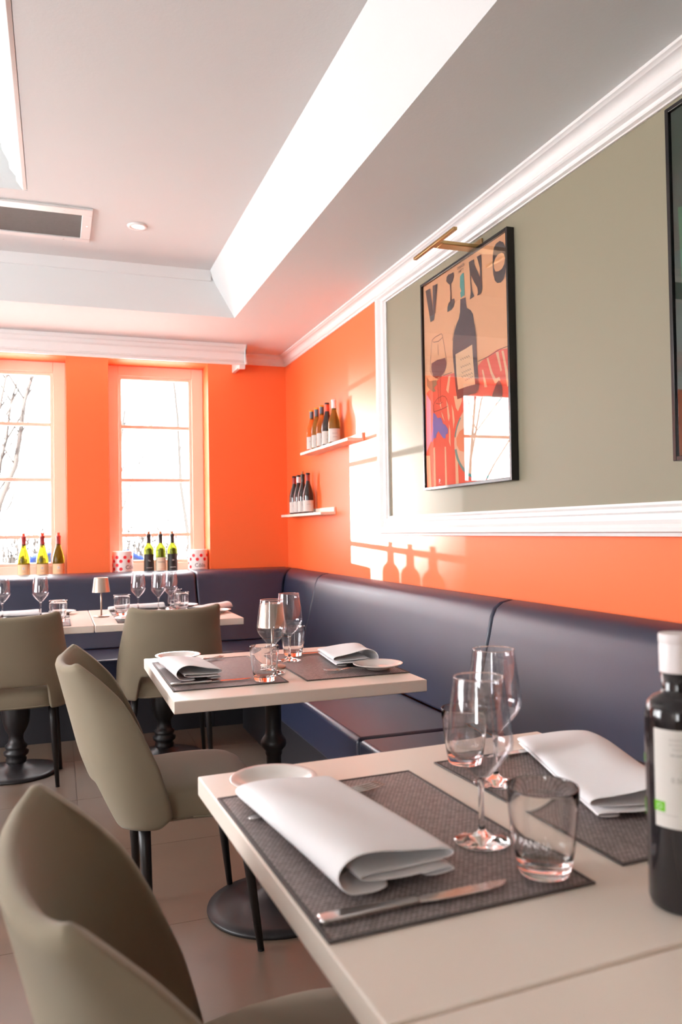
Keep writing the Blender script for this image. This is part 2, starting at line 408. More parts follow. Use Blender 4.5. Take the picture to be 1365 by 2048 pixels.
# windows
def window(name, x0, x1):
    root = bpy.data.objects.new(name, None); COL.objects.link(root); tag(root, kind='structure'); root.location = ((x0 + x1) / 2, 6.03, SILL)
    W = (x1 - x0) / 2; H = HEAD - SILL
    f = B(); yf0, yf1 = -0.005, 0.06; s = 0.085; bt = 0.09
    box(f, -W, -W + s, yf0, yf1, 0, H); box(f, W - s, W, yf0, yf1, 0, H); box(f, -W + s, W - s, yf0, yf1, H - 0.075, H); box(f, -W + s, W - s, yf0, yf1, 0, bt)
    link('window_frame', f, 'window_paint', root, bevel=0.004)
    # stepped inner sash
    g = B(); t = 0.022; a = W - s
    box(g, -a, -a + t, .012, .05, bt, H - .075); box(g, a - t, a, .012, .05, bt, H - .075)
    box(g, -a + t, a - t, .012, .05, H - .075 - t, H - .075); box(g, -a + t, a - t, .012, .05, bt, bt + t)
    link('sash', g, 'window_paint', root, bevel=0.003)
    for z in (1.172, 1.579, 1.973):
        m = B(); box(m, -a + t, a - t, 0.018, 0.045, z - SILL - .013, z - SILL + .013); link('glazing_bar', m, 'window_paint', root, bevel=0.003)
    zs = [bt + SILL, 1.172, 1.579, 1.973, HEAD - .075]
    for q, r_ in zip(zs[:-1], zs[1:]):
        p = B(); quad(p, (-a, .03, q - SILL), (a, .03, q - SILL), (a, .03, r_ - SILL), (-a, .03, r_ - SILL)); link('pane', p, 'window_glass', root)
    sl = B(); box(sl, -W, W, -0.235, 0.0, -0.0, 0.012); link('window_sill', sl, 'trim_paint', root, bevel=0.003)
window('window_1', *OPEN[0]); window('window_2', *OPEN[1]); window('window_3', *OPEN[2])

# ceiling fittings
t = thing('ceiling_grille', 'white framed ceiling air grille with dark mesh insert', 'air grille', (0, 0, ZU))
g = B(); X0, X1, Y0, Y1 = -1.0, 0.183, 3.99, 4.44
box(g, X0, X1, Y0, Y0 + .075, -.012, 0); box(g, X0, X1, Y1 - .05, Y1, -.012, 0); box(g, X1 - .05, X1, Y0 + .075, Y1 - .05, -.012, 0); box(g, X0, X0 + .05, Y0 + .075, Y1 - .05, -.012, 0)
link('frame', g, 'trim_paint', t, bevel=0.003)
g = B(); box(g, X0 + .05, X1 - .05, Y0 + .075, Y1 - .05, -.005, -.001); link('mesh_insert', g, 'grille_mesh', t)
for (sx, sy) in ((.16, 4.2), (.05, 4.03), (.05, 4.42), (-.3, 4.03), (-.3, 4.42)):
    g = B(); lathe(g, [(0, -.0145), (.004, -.0135), (.004, -.012)], 10, (sx, sy, 0)); link('screw', g, 'steel', t)
t = thing('downlight', 'round white recessed ceiling spotlight beside the air grille', 'ceiling light', (0.405, 4.15, ZU))
g = B(); lathe(g, [(.030, -.001), (.034, -.008), (.048, -.008), (.052, -.001)], 28, cap0=False, cap1=False); link('trim_ring', g, 'spot_white', t, smooth=True)
MAT['lamp_lens'] = bpy.data.materials.new('lamp_lens'); MAT['lamp_lens'].use_nodes = True
_b = MAT['lamp_lens'].node_tree.nodes['Principled BSDF']; _b.inputs['Emission Color'].default_value = (1, .95, .88, 1); _b.inputs['Emission Strength'].default_value = 2.5
g = B(); lathe(g, [(0, -.006), (.02, -.005), (.031, -.002)], 24, cap1=False); link('lens', g, 'lamp_lens', t, smooth=True)
t = thing('ceiling_vent', 'slatted ceiling vent inside the inner recess', 'air vent', (-0.75, 2.4, ZI))
g = B(); box(g, -.52, .50, -.85, .85, -.004, -.001); link('backing', g, 'grille_mesh', t)
g = B(); box(g, -.56, -.52, -.9, .9, -.02, 0); box(g, .44, .50, -.9, .9, -.02, 0); box(g, -.52, .44, .85, .9, -.02, 0); box(g, -.52, .44, -.9, -.85, -.02, 0); link('frame', g, 'trim_paint', t, bevel=.003)
sl0 = None
for k in range(34):
    yy = -.83 + k * .05
    if sl0 is None:
        g = B(); box(g, -.52, .44, -.012, .012, -.018, -.010); sl0 = link('slat', g, 'trim_paint', t); sl0.location = (0, yy, 0)
    else:
        c = sl0.copy(); COL.objects.link(c); c.parent = t; c.location = (0, yy, 0)

# ------------------------------------------------------------------ banquettes
def back_section(front_bot, front_top, wall):      # (depth, z)
    s = [(front_bot, 0.461)]
    s += [(front_top - .012, .80), (front_top, .855), (front_top + .016, .888), (front_top + .045, .908), (front_top + .08, .915), (wall - .03, .918), (wall - .006, .905), (wall - .006, .461)]
    return s
def mitre_prism(bm, sec, other, axis, a0):
    """section extruded from a0 to the mitre with the other run"""
    f = []; g = []
    for (u, z), (w_, _) in zip(sec, other):
        f.append(bm.verts.new((a0, u, z) if axis == 'x' else (u, a0, z))); g.append(bm.verts.new((w_ - .002, u, z) if axis == 'x' else (u, w_ - .002, z)))
    n = len(sec)
    for i in range(n): bm.faces.new((f[i], f[(i + 1) % n], g[(i + 1) % n], g[i]))
    bm.faces.new(f[::-1]); bm.faces.new(g)
SEC_R = back_section(1.43, 1.525, XW); SEC_W = back_section(5.25, 5.46, YB)
def vinyl(name, bm, parent, m='vinyl', bev=.012, smooth=True):
    o = link(name, bm, m, parent, bevel=bev, seg=3, angle=30)
    return o
def banq_right(label, y0, y1, seat=True, sy0=None, sy1=None):
    t = thing('banquette', label, 'banquette', (0, 0, 0), group='dark vinyl banquette sections')
    b = B()
    if seat: prism(b, SEC_R, 'y', y0 + .003, y1 - .003)
    else: mitre_prism(b, SEC_R, SEC_W, 'y', y0 + .003)
    vinyl('backrest', b, t)
    if seat:
        sy0 = y0 if sy0 is None else sy0; sy1 = y1 if sy1 is None else sy1
        b = B(); box(b, .985, 1.445, sy0 + .003, sy1 - .003, .29, .46); vinyl('seat', b, t, bev=.02)
        b = B(); box(b, 1.06, 1.60, sy0 + .001, sy1 - .001, 0, .29); link('plinth', b, 'vinyl_base', t)
    return t
def banq_window(label, x0, x1, sx0=None, sx1=None):
    t = thing('banquette', label, 'banquette', (0, 0, 0), group='dark vinyl banquette sections')
    b = B()
    if x1 < 1.2: prism(b, SEC_W, 'x', x0 + .003, x1 - .003)
    else: mitre_prism(b, SEC_W, SEC_R, 'x', x0 + .003)
    vinyl('backrest', b, t)
    sx0 = x0 if sx0 is None else sx0; sx1 = x1 if sx1 is None else sx1
    b = B(); box(b, sx0 + .003, sx1 - .003, 4.79, 5.27, .29, .46); vinyl('seat', b, t, bev=.02)
    b = B(); box(b, sx0 + .001, sx1 - .001, 4.87, 5.7, 0, .29); link('plinth', b, 'vinyl_base', t)
    return t
banq_right('dark navy vinyl banquette section nearest the camera under the green wall', 0.47, 2.61)
banq_right('dark navy vinyl banquette section behind the middle table', 2.61, 4.75, sy1=4.785)
banq_right('short navy vinyl corner banquette back below the bottle shelves', 4.75, 5.44, seat=False)
banq_window('dark vinyl banquette section below the two windows', -1.9, 0.90)
banq_window('dark vinyl banquette section in the orange corner right of the windows', 0.90, 1.515, sx1=1.64)

# ------------------------------------------------------------------ shelves and wall things
def shelf(label, y0, y1, z):
    t = thing('wall_shelf', label, 'shelf', (XW, y0, z), group='narrow bottle shelves on the orange wall')
    L = y1 - y0
    b = B(); box(b, -.10, 0, 0, L, -.018, 0); link('board', b, 'shelf_wood', t, bevel=.002)
    b = B(); box(b, -.012, 0, -0.001, L, 0, .030); link('back_lip', b, 'shelf_wood', t, bevel=.002)
    for yy in (.05, L - .05):
        b = B(); lathe(b, [(0, -.004), (.003, -.003), (.003, 0)], 8); o = link('screw', b, 'steel', t); o.location = (-.013, yy, .015); o.rotation_euler = (0, radians(90), 0)
    return t
SA, SBz = 1.708, 1.302
shelf('upper pale wooden bottle shelf on the orange wall', 4.20, 5.12, SA)
shelf('lower pale wooden bottle shelf nearer the corner', 4.70, 5.62, SBz)

def poster_frame(t, Wd, Hd, depth=.032):
    """local +x runs along the wall, -y out of the wall, z up"""
    s = .013
    for (a, b_, c, d) in ((0, s, 0, Hd), (Wd - s, Wd, 0, Hd), (s, Wd - s, Hd - s, Hd), (s, Wd - s, 0, s)):
        b = B(); box(b, a, b_, -depth, 0, c, d); link('frame_bar', b, 'black_frame', t, bevel=.0015)
    b = B(); box(b, s, Wd - s, -.020, -.002, s, Hd - s); pp = link('print', b, 'p_paper', t)
    b = B(); quad(b, (s, -.026, s), (Wd - s, -.026, s), (Wd - s, -.026, Hd - s), (s, -.026, Hd - s)); link('glass', b, 'poster_glass', t)
    return pp
POSTER = [
('cloth','p',[(747,486),(741,-3),(-14,-2),(1,366),(15,439),(158,489),(293,480),(311,417),(487,418),(492,471),(531,486),(586,495),(646,504)]),
('lilac','p',[(9,436),(54,394),(55,215),(1,165)]),
('streak','p',[(632,495),(652,494),(675,417),(665,413)]),
('streak','p',[(674,493),(690,490),(719,396),(736,351),(711,346),(694,427)]),
('streak','p',[(562,486),(575,487),(604,424),(629,393),(655,395),(664,380),(622,374),(590,420)]),
('streak','p',[(523,448),(533,447),(562,371),(541,374)]),
('streak','p',[(233,476),(253,478),(230,401),(210,419)]),
('streak','p',[(278,382),(345,371),(352,349),(315,310),(296,328)]),
('streak','p',[(209,374),(225,353),(239,299),(230,278),(219,294)]),
('streak','p',[(257,348),(276,316),(283,271),(270,240)]),
('streak','p',[(230,267),(241,239),(241,165),(227,189)]),
('streak','p',[(157,333),(173,315),(189,283),(169,305)]),
('streak','p',[(74,178),(90,180),(92,2),(72,1)]),
('streak','p',[(185,171),(198,171),(201,0),(184,1)]),
('streak','p',[(282,139),(305,122),(309,-2),(282,-2)]),
('streak','p',[(145,365),(154,379),(162,340)]),
('streak','p',[(-9,150),(37,146),(45,1),(9,-1)]),
('plate','p',[(746,168),(745,193),(738,217),(726,240),(710,262),(690,282),(665,300),(637,315),(606,326),(572,335),(537,339),(499,340),(462,336),(425,328),(390,316),(358,300),(331,281),(308,258),(291,233),(280,206),(276,178),(278,150),(287,123),(303,97),(324,73),(350,52),(381,35),(415,21),(451,11),(489,6),(527,5),(562,8),(596,15),(628,26),(657,39),(683,56),(705,76),(722,97),(735,120),(743,144)]),
('teal','p',[(278,150),(285,128),(295,107),(310,88),(328,70),(348,53),(372,39),(398,27),(425,18),(454,11),(483,7),(513,5),(542,6),(571,9),(568,21),(541,17),(514,17),(486,18),(459,22),(433,28),(407,37),(383,48),(362,61),(343,76),(326,93),(313,111),(303,130),(297,150)]),
('teal','p',[(731,243),(722,255),(712,266),(700,277),(688,287),(674,297),(659,306),(642,313),(625,320),(607,326),(589,331),(570,335),(550,338),(530,340),(530,328),(549,327),(567,324),(585,321),(602,316),(619,311),(635,304),(650,297),(664,289),(677,281),(689,271),(700,261),(710,251),(718,240)]),
('teal','p',[(636,27),(649,32),(662,39),(674,46),(686,53),(697,61),(706,70),(716,79),(724,88),(731,98),(737,108),(743,118),(747,128),(750,139),(738,142),(735,132),(731,122),(726,112),(720,103),(713,94),(705,85),(697,77),(687,69),(677,61),(666,54),(655,47),(642,41),(630,36)]),
('teal','p',[(333,283),(327,277),(321,272),(315,267),(310,261),(305,255),(301,249),(296,243),(293,236),(289,230),(286,223),(283,217),(281,210),(279,203),(290,201),(292,208),(294,214),(297,220),(299,227),(303,233),(306,239),(310,245),(315,251),(319,256),(324,262),(330,267),(335,272),(341,277)]),
('egg','p',[(363,232),(324,222),(296,196),(299,167),(322,141),(364,131),(405,135),(421,176),(408,212)]),
('salad','p',[(463,122),(520,131),(574,112),(560,86),(504,77),(462,94)]),
('darkfood','p',[(594,317),(604,337),(623,361),(639,376),(652,382),(667,371),(676,352),(678,328),(672,303)]),
('grapes','p',[(79,338),(101,329),(122,307),(152,306),(164,294),(174,276),(197,267),(221,245),(219,227),(200,224),(195,207),(174,211),(153,227),(128,248),(109,236),(101,221),(79,220),(66,206),(55,207),(58,234),(66,260),(71,298)]),
('olive','p',[(18,513),(49,488),(119,480),(123,460),(92,450),(109,432),(82,432),(47,450),(21,470)]),
('plum','p',[(356,781),(402,777),(407,747),(410,730),(442,712),(461,691),(469,651),(480,603),(485,545),(492,437),(498,391),(496,373),(472,364),(313,362),(302,400),(291,474),(281,541),(278,578),(284,630),(300,662),(318,685),(340,703),(351,727)]),
('teal','p',[(358,879),(374,885),(391,884),(392,862),(394,834),(394,788),(361,785),(356,809),(366,813),(355,834)]),
('label','p',[(304,557),(395,562),(450,567),(455,500),(468,399),(396,402),(321,402),(309,470)]),
('ink','l',[(344,530),(353,521),(363,529),(372,521),(382,529),(391,521),(400,529),(409,521),(418,529),(427,520)]),
('ink','l',[(349,496),(358,488),(368,496),(377,488),(386,496),(395,488),(404,496),(413,488),(422,496),(431,488)]),
('ink','l',[(357,471),(366,463),(376,472),(384,464),(394,472),(402,464),(411,472),(420,464),(429,472),(437,464)]),
('ink','l',[(354,454),(365,446),(376,454),(386,446),(397,454),(407,445),(418,453),(428,445),(439,453),(449,445)]),
('ink','l',[(385,434),(392,427),(400,435),(408,428),(415,436),(423,428),(431,437),(438,429),(446,437),(453,430)]),
('wine','p',[(74,565),(131,569),(207,563),(217,541),(216,526),(197,504),(162,488),(119,489),(89,504),(74,526),(69,547)]),
('ink','l',[(82,670),(117,677),(177,677),(187,665),(194,639),(204,607),(214,571),(219,540),(214,519),(195,500),(167,487),(141,484),(111,491),(81,508),(57,533),(61,576),(71,628),(82,670),(99,656),(147,650),(187,658)]),
('ink','l',[(132,485),(133,431),(137,377)]),
('ink','l',[(155,481),(155,428),(157,374)]),
('ink','l',[(88,340),(80,359),(94,380),(125,395),(172,400),(201,392),(219,376),(223,346),(166,341),(88,340)]),
('ink','l',[(111,376),(145,367),(175,372)]),
('ink','l',[(33,432),(80,371),(92,334)]),
('ink','l',[(140,638),(142,588)]),
('ink','l',[(188,488),(270,486)]),
('ink','l',[(496,487),(586,491),(665,500),(745,499)]),
('ink','l',[(278,621),(287,644),(301,674),(308,683)]),
('ink','l',[(462,667),(479,631),(489,591),(484,523),(488,453),(504,394),(492,365),(442,359)]),
('ink','p',[(25,912),(73,910),(98,798),(99,914),(149,910),(134,850),(118,792),(105,757),(71,755)]),
('ink','p',[(233,895),(238,913),(254,918),(280,915),(302,914),(303,893),(294,878),(279,872),(275,869),(277,829),(278,802),(305,799),(305,780),(295,765),(275,758),(238,757),(240,779),(250,793),(266,798),(269,831),(265,870),(250,880)]),
('ink','p',[(437,913),(455,914),(479,911),(479,894),(492,874),(527,824),(526,860),(513,894),(502,915),(539,912),(539,815),(542,777),(533,758),(516,754),(500,756),(508,767),(503,788),(479,816),(453,854),(453,830),(460,787),(477,760),(440,757),(447,784),(445,860)]),
('ink','p',[(682,917),(707,903),(721,882),(727,852),(726,820),(719,784),(706,763),(684,755),(658,760),(640,776),(629,805),(626,845),(630,883),(638,905),(655,916)]),
('paper','p',[(693,867),(710,858),(717,839),(712,818),(694,805),(669,803),(647,809),(636,826),(635,846),(649,861),(669,869)])]

PY0, PZ0, PW, PH = 3.356, 1.364, 0.762, 0.962
pt = thing('wall_poster', 'black framed wine poster with bottle, glass and red tablecloth on green wall', 'poster', (XW - .004, PY0, PZ0), rz=radians(-90))
pp = poster_frame(pt, PW, PH)
inkmat = dict(cloth='p_red', lilac='p_lilac', streak='p_beige', plate='p_plate', teal='p_teal', egg='p_egg', salad='p_salad', darkfood='p_plum', grapes='p_blue', olive='p_olive',
              plum='p_plum', label='p_label', ink='p_ink', wine='p_wine', paper='p_paper')
pname = dict(cloth='printed_tablecloth', lilac='printed_wash', streak='printed_streak', plate='printed_plate', teal='printed_stroke', egg='printed_food', salad='printed_food', darkfood='printed_food',
             grapes='printed_grapes', olive='printed_leaf', plum='printed_bottle', label='printed_label', ink='printed_ink', wine='printed_wine', paper='printed_counter')
for i, (nm, kind, pts) in enumerate(POSTER):
    lay = -.0201 - i * 0.00005
    bm = B()
    P = [Vector((.013 + x / 1000, lay, .013 + y / 1000)) for x, y in pts]
    if kind == 'p':
        try:
            vs = [bm.verts.new(p) for p in P]
            for tri in tessellate_polygon([[Vector((p.x, p.z, 0)) for p in P]]): bm.faces.new([vs[k] for k in tri])
        except ValueError: pass
    else:
        rib = []
        for k, q in enumerate(P):
            d = (P[min(k + 1, len(P) - 1)] - P[max(k - 1, 0)]); d = d / max(d.length, 1e-6); n_ = Vector((-d.z, 0, d.x)) * .0012
            rib.append((bm.verts.new(q - n_), bm.verts.new(q + n_)))
        for a, c in zip(rib[:-1], rib[1:]): bm.faces.new((a[0], c[0], c[1], a[1]))
    link('printed_line' if kind == 'l' else 'printed_letter' if (nm == 'ink') else pname[nm], bm, inkmat[nm], pp)
bm = B()
for txt, cx_, cz_ in (('DINNER', 368, 917), ('PARTY', 369, 898)):
    put_geo(bm, text_geo(txt, .017), lambda v: Vector((.013 + cx_ / 1000 + v.x, -.0235, .013 + cz_ / 1000 + v.y)))
link('printed_caption', bm, 'p_ink', pp)
bm = B(); put_geo(bm, text_geo('P.', .03), lambda v: Vector((.013 + .138 + v.x, -.0235, .013 + .02 + v.y))); link('printed_signature', bm, 'print_white', pp)

rp = thing('wall_poster', 'black framed dark green poster cut off by the right edge', 'poster', (XW - .004, 1.765, 1.364), rz=radians(-90))
rpp = poster_frame(rp, .762, .985)
rpp.data.materials[0] = MAT['p_darkgreen']
bm = B(); quad(bm, (.05, -.0203, .10), (.55, -.0203, .06), (.50, -.0203, .62), (.03, -.0203, .70)); link('printed_field', bm, 'p_green', rpp)

# brass picture light over the poster
pl = thing('picture_light', 'brass picture light on a flat arm above the wine poster', 'picture light', (XW, 2.86, 2.335))
b = B(); box(b, -.012, -.004, -.035, .035, -.03, .03); link('wall_plate', b, 'brass', pl, bevel=.002)
b = B(); box(b, -.185, -.012, -.028, .028, -.010, .006); link('arm', b, 'brass', pl, bevel=.003)
b = B(); box(b, -.212, -.196, -.175, .19, -.008, .004); link('light_bar', b, 'brass', pl, bevel=.002)
b = B(); box(b, -.198, -.183, -.03, .03, -.008, .004); link('joint', b, 'brass', pl, bevel=.002)

# ------------------------------------------------------------------ bottles
def bottle(name, label, cat, loc, kind, glass, capsule, lab, cork=False, s=1.0, group=None, lab_ang=-pi / 2, lab_w=2.2, emblem=None, h=0.30, lab_h=(.05, .125)):
    t = thing(name, label, cat, loc, 0, group)
    if kind == 'burgundy':
        prof = [(.0, .003), (.030, .0), (.0385, .004), (.041, .012), (.041, .12), (.0405, .135), (.038, .152), (.033, .172), (.026, .195), (.0195, .215), (.0160, .235), (.0148, .25), (.0146, .285), (.0158, .289), (.0158, .295), (.0125, .299), (0, .2985)]
    else:
        prof = [(.0, .003), (.030, .0), (.0365, .004), (.038, .012), (.038, .175), (.0375, .188), (.034, .202), (.026, .215), (.0175, .224), (.0150, .234), (.0142, .25), (.0142, .284), (.0156, .288), (.0156, .295), (.0125, .299), (0, .2985)]
    prof = [(r * s, z * s) for r, z in prof]
    b = B(); lathe(b, prof, 28); link('glass', b, glass, t, smooth=True)
    neck = .0158 * s
    b = B(); lathe(b, [(neck * .97, .232 * s), (neck, .25 * s), (neck, .286 * s), (neck * 1.08, .289 * s), (neck * 1.08, .297 * s), (neck * .9, .3005 * s), (0, .301 * s)], 24, cap0=False); link('capsule', b, capsule, t, smooth=True)
    if cork:
        b = B(); lathe(b, [(.0098 * s, .30 * s), (.0105 * s, .32 * s), (.009 * s, .322 * s), (0, .322 * s)], 16, cap0=False); link('cork', b, cork, t, smooth=True)
    R = (.0413 if kind == 'burgundy' else .0383) * s
    b = B(); n = 16; z0, z1 = lab_h[0] * s, lab_h[1] * s
    for i in range(n):
        a0 = lab_ang - lab_w / 2 + lab_w * i / n; a1 = a0 + lab_w / n
        quad(b, (R * cos(a0), R * sin(a0), z0), (R * cos(a1), R * sin(a1), z0), (R * cos(a1), R * sin(a1), z1), (R * cos(a0), R * sin(a0), z1))
    bmesh.ops.remove_doubles(b, verts=b.verts[:], dist=1e-5)
    lo = link('label', b, lab, t, smooth=True)
    if emblem:
        for (kind_e, args, col) in emblem:
            b = B()
            if kind_e == 'text':
                txt, size, dz, da = args
                put_geo(b, text_geo(txt, size * s), wrap(R + .0004, lab_ang + da, (z0 + z1) / 2 + dz * s)); link('lettering', b, col, lo)
            else:
                wd, hh, dz, da = args
                for i in range(4):
                    a0 = lab_ang + da - wd * s / R / 2 + wd * s / R * i / 4; a1 = a0 + wd * s / R / 4; zc = (z0 + z1) / 2 + dz * s
                    quad(b, (R * 1.01 * cos(a0), R * 1.01 * sin(a0), zc - hh * s / 2), (R * 1.01 * cos(a1), R * 1.01 * sin(a1), zc - hh * s / 2), (R * 1.01 * cos(a1), R * 1.01 * sin(a1), zc + hh * s / 2), (R * 1.01 * cos(a0), R * 1.01 * sin(a0), zc + hh * s / 2))
                link('label_band', b, col, lo)
    return t
bx = XW - .056; AN = -pi / 2 - .28
GA = 'wine bottles on the upper shelf'; GB = 'wine bottles on the lower shelf'
S_ = .90
ysA = [4.99, 4.885, 4.78, 4.675, 4.545]
spec = [('amber_glass', 'capsule_grey', 'amber wine bottle with grey capsule, farthest on the upper shelf', 'label_white'),
        ('olive_glass', 'capsule_grey', 'amber wine bottle with grey capsule, second from the far end of the upper shelf', 'label_white'),
        ('amber_glass', 'capsule_grey', 'amber wine bottle with grey capsule in the middle of the upper shelf', 'label_white'),
        ('wine_red_glass', 'capsule_red', 'dark wine bottle with bright red capsule on the upper shelf', 'label_white'),
        ('olive_glass', 'capsule_white', 'olive wine bottle with white capsule, nearest on the upper shelf', 'label_white')]
for i, (g_, c_, l_, lb) in enumerate(spec):
    em = [('text', (['DOMAINE', 'CUVEE', 'ROSE', 'RY', 'BLANC'][i], .012, .012, 0.1), 'print_grey'), ('band', (.030, .003, -.012, .1), 'print_grey')]
    bo = bottle('wine_bottle', l_, 'wine bottle', (bx, ysA[i], SA), 'burgundy', g_, c_, lb, s=S_, group=GA, lab_ang=AN, lab_w=2.4, emblem=em, lab_h=(.012, .10))
    if c_ in ('capsule_grey', 'capsule_red'):
        b = B(); lathe(b, [(.0172 * S_, .288 * S_), (.0174 * S_, .300 * S_), (0, .3025 * S_)], 20, cap0=False); link('capsule_top', b, 'gold' if c_ == 'capsule_grey' else 'capsule_black', bo, smooth=True)
ysB = [5.42, 5.315, 5.215, 5.095]
specB = [('capsule_dark_red', None, 'dark red wine bottle farthest on the lower shelf'), ('capsule_white', None, 'dark wine bottle with pink and white neck band on the lower shelf'),
         ('capsule_black', 'cork', 'dark wine bottle with tall cork sticking out on the lower shelf'), ('capsule_dark_red', None, 'dark wine bottle with large speckled label, nearest on the lower shelf')]
for i, (c_, ck, l_) in enumerate(specB):
    bo = bottle('wine_bottle', l_, 'wine bottle', (bx, ysB[i], SBz), 'burgundy', 'wine_red_glass', c_, 'label_white', cork=ck, s=S_, group=GB, lab_ang=AN, lab_w=2.5, lab_h=(.012, .095),
                emblem=[('text', (['CHATEAU', 'No 7', 'PINOT', 'GAMAY'][i], .010, .012, .1), 'print_grey')])
    b = B(); lathe(b, [(.0172 * S_, .286 * S_), (.0174 * S_, .300 * S_), (0, .3025 * S_)], 20, cap0=False); link('capsule_top', b, 'capsule_black', bo, smooth=True)
zs = SILL + .0125
GW = 'wine bottles on the window sills'
for x_, l_ in ((-.205, 'yellow wine bottle with red capsule at the left edge of the photo'), (-.085, 'yellow wine bottle with red capsule in the middle of its three'), (.02, 'yellow wine bottle with red capsule nearest the orange pier')):
    bottle('wine_bottle', l_, 'wine bottle', (x_ - .005, 5.90, zs), 'burgundy', 'yellow_glass', 'capsule_dark_red', 'label_tan', cork='capsule_red', s=.97, group=GW, lab_w=2.4, lab_h=(.02, .10),
           emblem=[('band', (.018, .018, .012, 0), 'label_white'), ('text', ('1', .014, .012, 0), 'print_black'), ('text', ('RESERVE', .007, -.012, 0), 'print_grey')])
for x_, lab_, txt, l_ in ((.632, 'label_black', 'To.', 'green wine bottle with black label, left of the three in the right window'), (.716, 'label_cream', 'TARANI', 'green wine bottle with cream label between two black labelled bottles'),
                     (.800, 'label_black', '24', 'green wine bottle with black label, right of the three in the right window')):
    col = 'print_white' if lab_ == 'label_black' else 'print_black'
    bottle('wine_bottle', l_, 'wine bottle', (x_, 5.90, zs), 'bordeaux', 'green_glass', 'capsule_black', lab_, cork='cork', s=.97, group=GW, lab_w=2.5, lab_h=(.012, .150 if lab_ == 'label_black' else .125),
           emblem=[('text', (txt, .016, .022, 0), col), ('band', (.045, .002, -.03, 0), col if lab_ == 'label_black' else 'capsule_dark_red')])

# white gift tubes with red dots
def tin(loc, label, text_ang, rz):
    t = thing('gift_tin', label, 'gift tin', loc, rz, 'red dotted gift tins on the sill')
    R, H = .072, .172
    b = B(); lathe(b, [(0, 0), (R, 0), (R, H - .008), (R - .002, H), (R - .006, H), (0, H - .002)], 36); link('body', b, 'box_white', t, smooth=False, bevel=.001)
    b = B()
    for k in range(6):
        for a_i in range(8):
            zc = .020 + k * .0275; ang = a_i * 2 * pi / 8 + (k % 2) * pi / 8 + .15
            da = (ang - text_ang + pi) % (2 * pi) - pi
            if k < 3 and abs(da) < .95: continue
            if zc > H - .016: continue
            geo = ([Vector((.0122 * cos(q * pi / 7), .0122 * sin(q * pi / 7), 0)) for q in range(14)], [tuple(range(14))])
            put_geo(b, geo, wrap(R + .0005, ang, zc))
    link('red_dots', b, 'dot_red', t)
    b = B(); put_geo(b, text_geo('C\u00f4lis', .040), wrap(R + .0008, text_ang, .058)); put_geo(b, text_geo('DE FRANCE', .010), wrap(R + .0008, text_ang, .028)); link('lettering', b, 'print_black', t)
tin((.447, 5.885, zs), 'red dotted white gift tin at the left side of the right window', -pi / 2 + .75, 0)
tin((.985, 5.885, zs), 'red dotted white gift tin at the right side of the right window', -pi / 2 + .05, 0)

# ------------------------------------------------------------------ tables
def table_top(t, Wd, D):
    b = B(); box(b, 0, Wd, 0, D, .716, .750); link('tabletop', b, 'tabletop', t, bevel=.0025)
def disc_base(t, cx, cy, R=.215):
    b = B(); lathe(b, [(0, 0), (R, 0), (R + .002, .006), (R, .012), (R * .85, .017), (R * .5, .028), (.06, .045), (.04, .06), (0, .06)], 48, (cx, cy, 0)); link('base_plate', b, 'black_metal', t, smooth=True)
def table_column(label, loc, Wd, D, rz=0, group='pale rectangular dining tables'):
    t = thing('dining_table', label, 'table', loc, rz, group)
    table_top(t, Wd, D); cx, cy = Wd / 2, D / 2; disc_base(t, cx, cy)
    b = B(); lathe(b, [(.034, .05), (.026, .08), (.0235, .30), (.0235, .475), (.027, .482), (.027, .492), (.039, .505), (.041, .515), (.039, .525), (.028, .540), (.0255, .555), (.0255, .70), (.05, .706), (.05, .716)], 28, (cx, cy, 0)); link('column', b, 'black_metal', t, smooth=True)
    b = B(); box(b, cx - .2, cx + .2, cy - .03, cy + .03, .704, .716); box(b, cx - .03, cx + .03, cy - .2, cy + .2, .704, .716); link('top_bracket', b, 'black_metal', t)
    return t
def table_baluster(label, loc, Wd, D, rz=0, group='pale rectangular dining tables'):
    t = thing('dining_table', label, 'table', loc, rz, group)
    table_top(t, Wd, D); cx, cy = Wd / 2, D / 2 - .06; disc_base(t, cx, cy, .20)
    b = B(); lathe(b, [(.045, .04), (.050, .07), (.044, .082), (.058, .095), (.060, .108), (.046, .118), (.052, .128), (.054, .138), (.040, .150), (.034, .175), (.036, .195), (.050, .215), (.064, .255), (.068, .30),
                       (.064, .345), (.050, .40), (.036, .45), (.030, .48), (.042, .492), (.042, .505), (.030, .515), (.028, .60), (.034, .68), (.05, .70), (.05, .716)], 32, (cx, cy, 0)); link('baluster', b, 'black_metal', t, smooth=True)
    b = B(); box(b, cx - .2, cx + .2, cy - .03, cy + .03, .704, .716); link('top_bracket', b, 'black_metal', t)
    return t
RA = 0.045
T1 = (0.272, 0.663); T1W, T1D = .735, .785
def R2(p, a=RA): return (p[0] * cos(a) - p[1] * sin(a), p[0] * sin(a) + p[1] * cos(a))
table_column('pale dining table nearest the camera with olive oil bottle', (T1[0], T1[1], 0), T1W, T1D, RA)
q = R2((-.02, -T1D - .005)); table_column('pale table joined to the nearest one, at the bottom right corner', (T1[0] + q[0], T1[1] + q[1], 0), T1W + .02, T1D, RA)
table_column('pale dining table in the middle with slim black column', (.285, 2.105, 0), .727, .752)
table_baluster('pale dining table under the right window beside the banquette corner', (.172, 3.99, 0), .724, .80)
table_baluster('pale dining table under the left window at the left edge', (-.56, 3.99, 0), .728, .80)
ZT = .7502
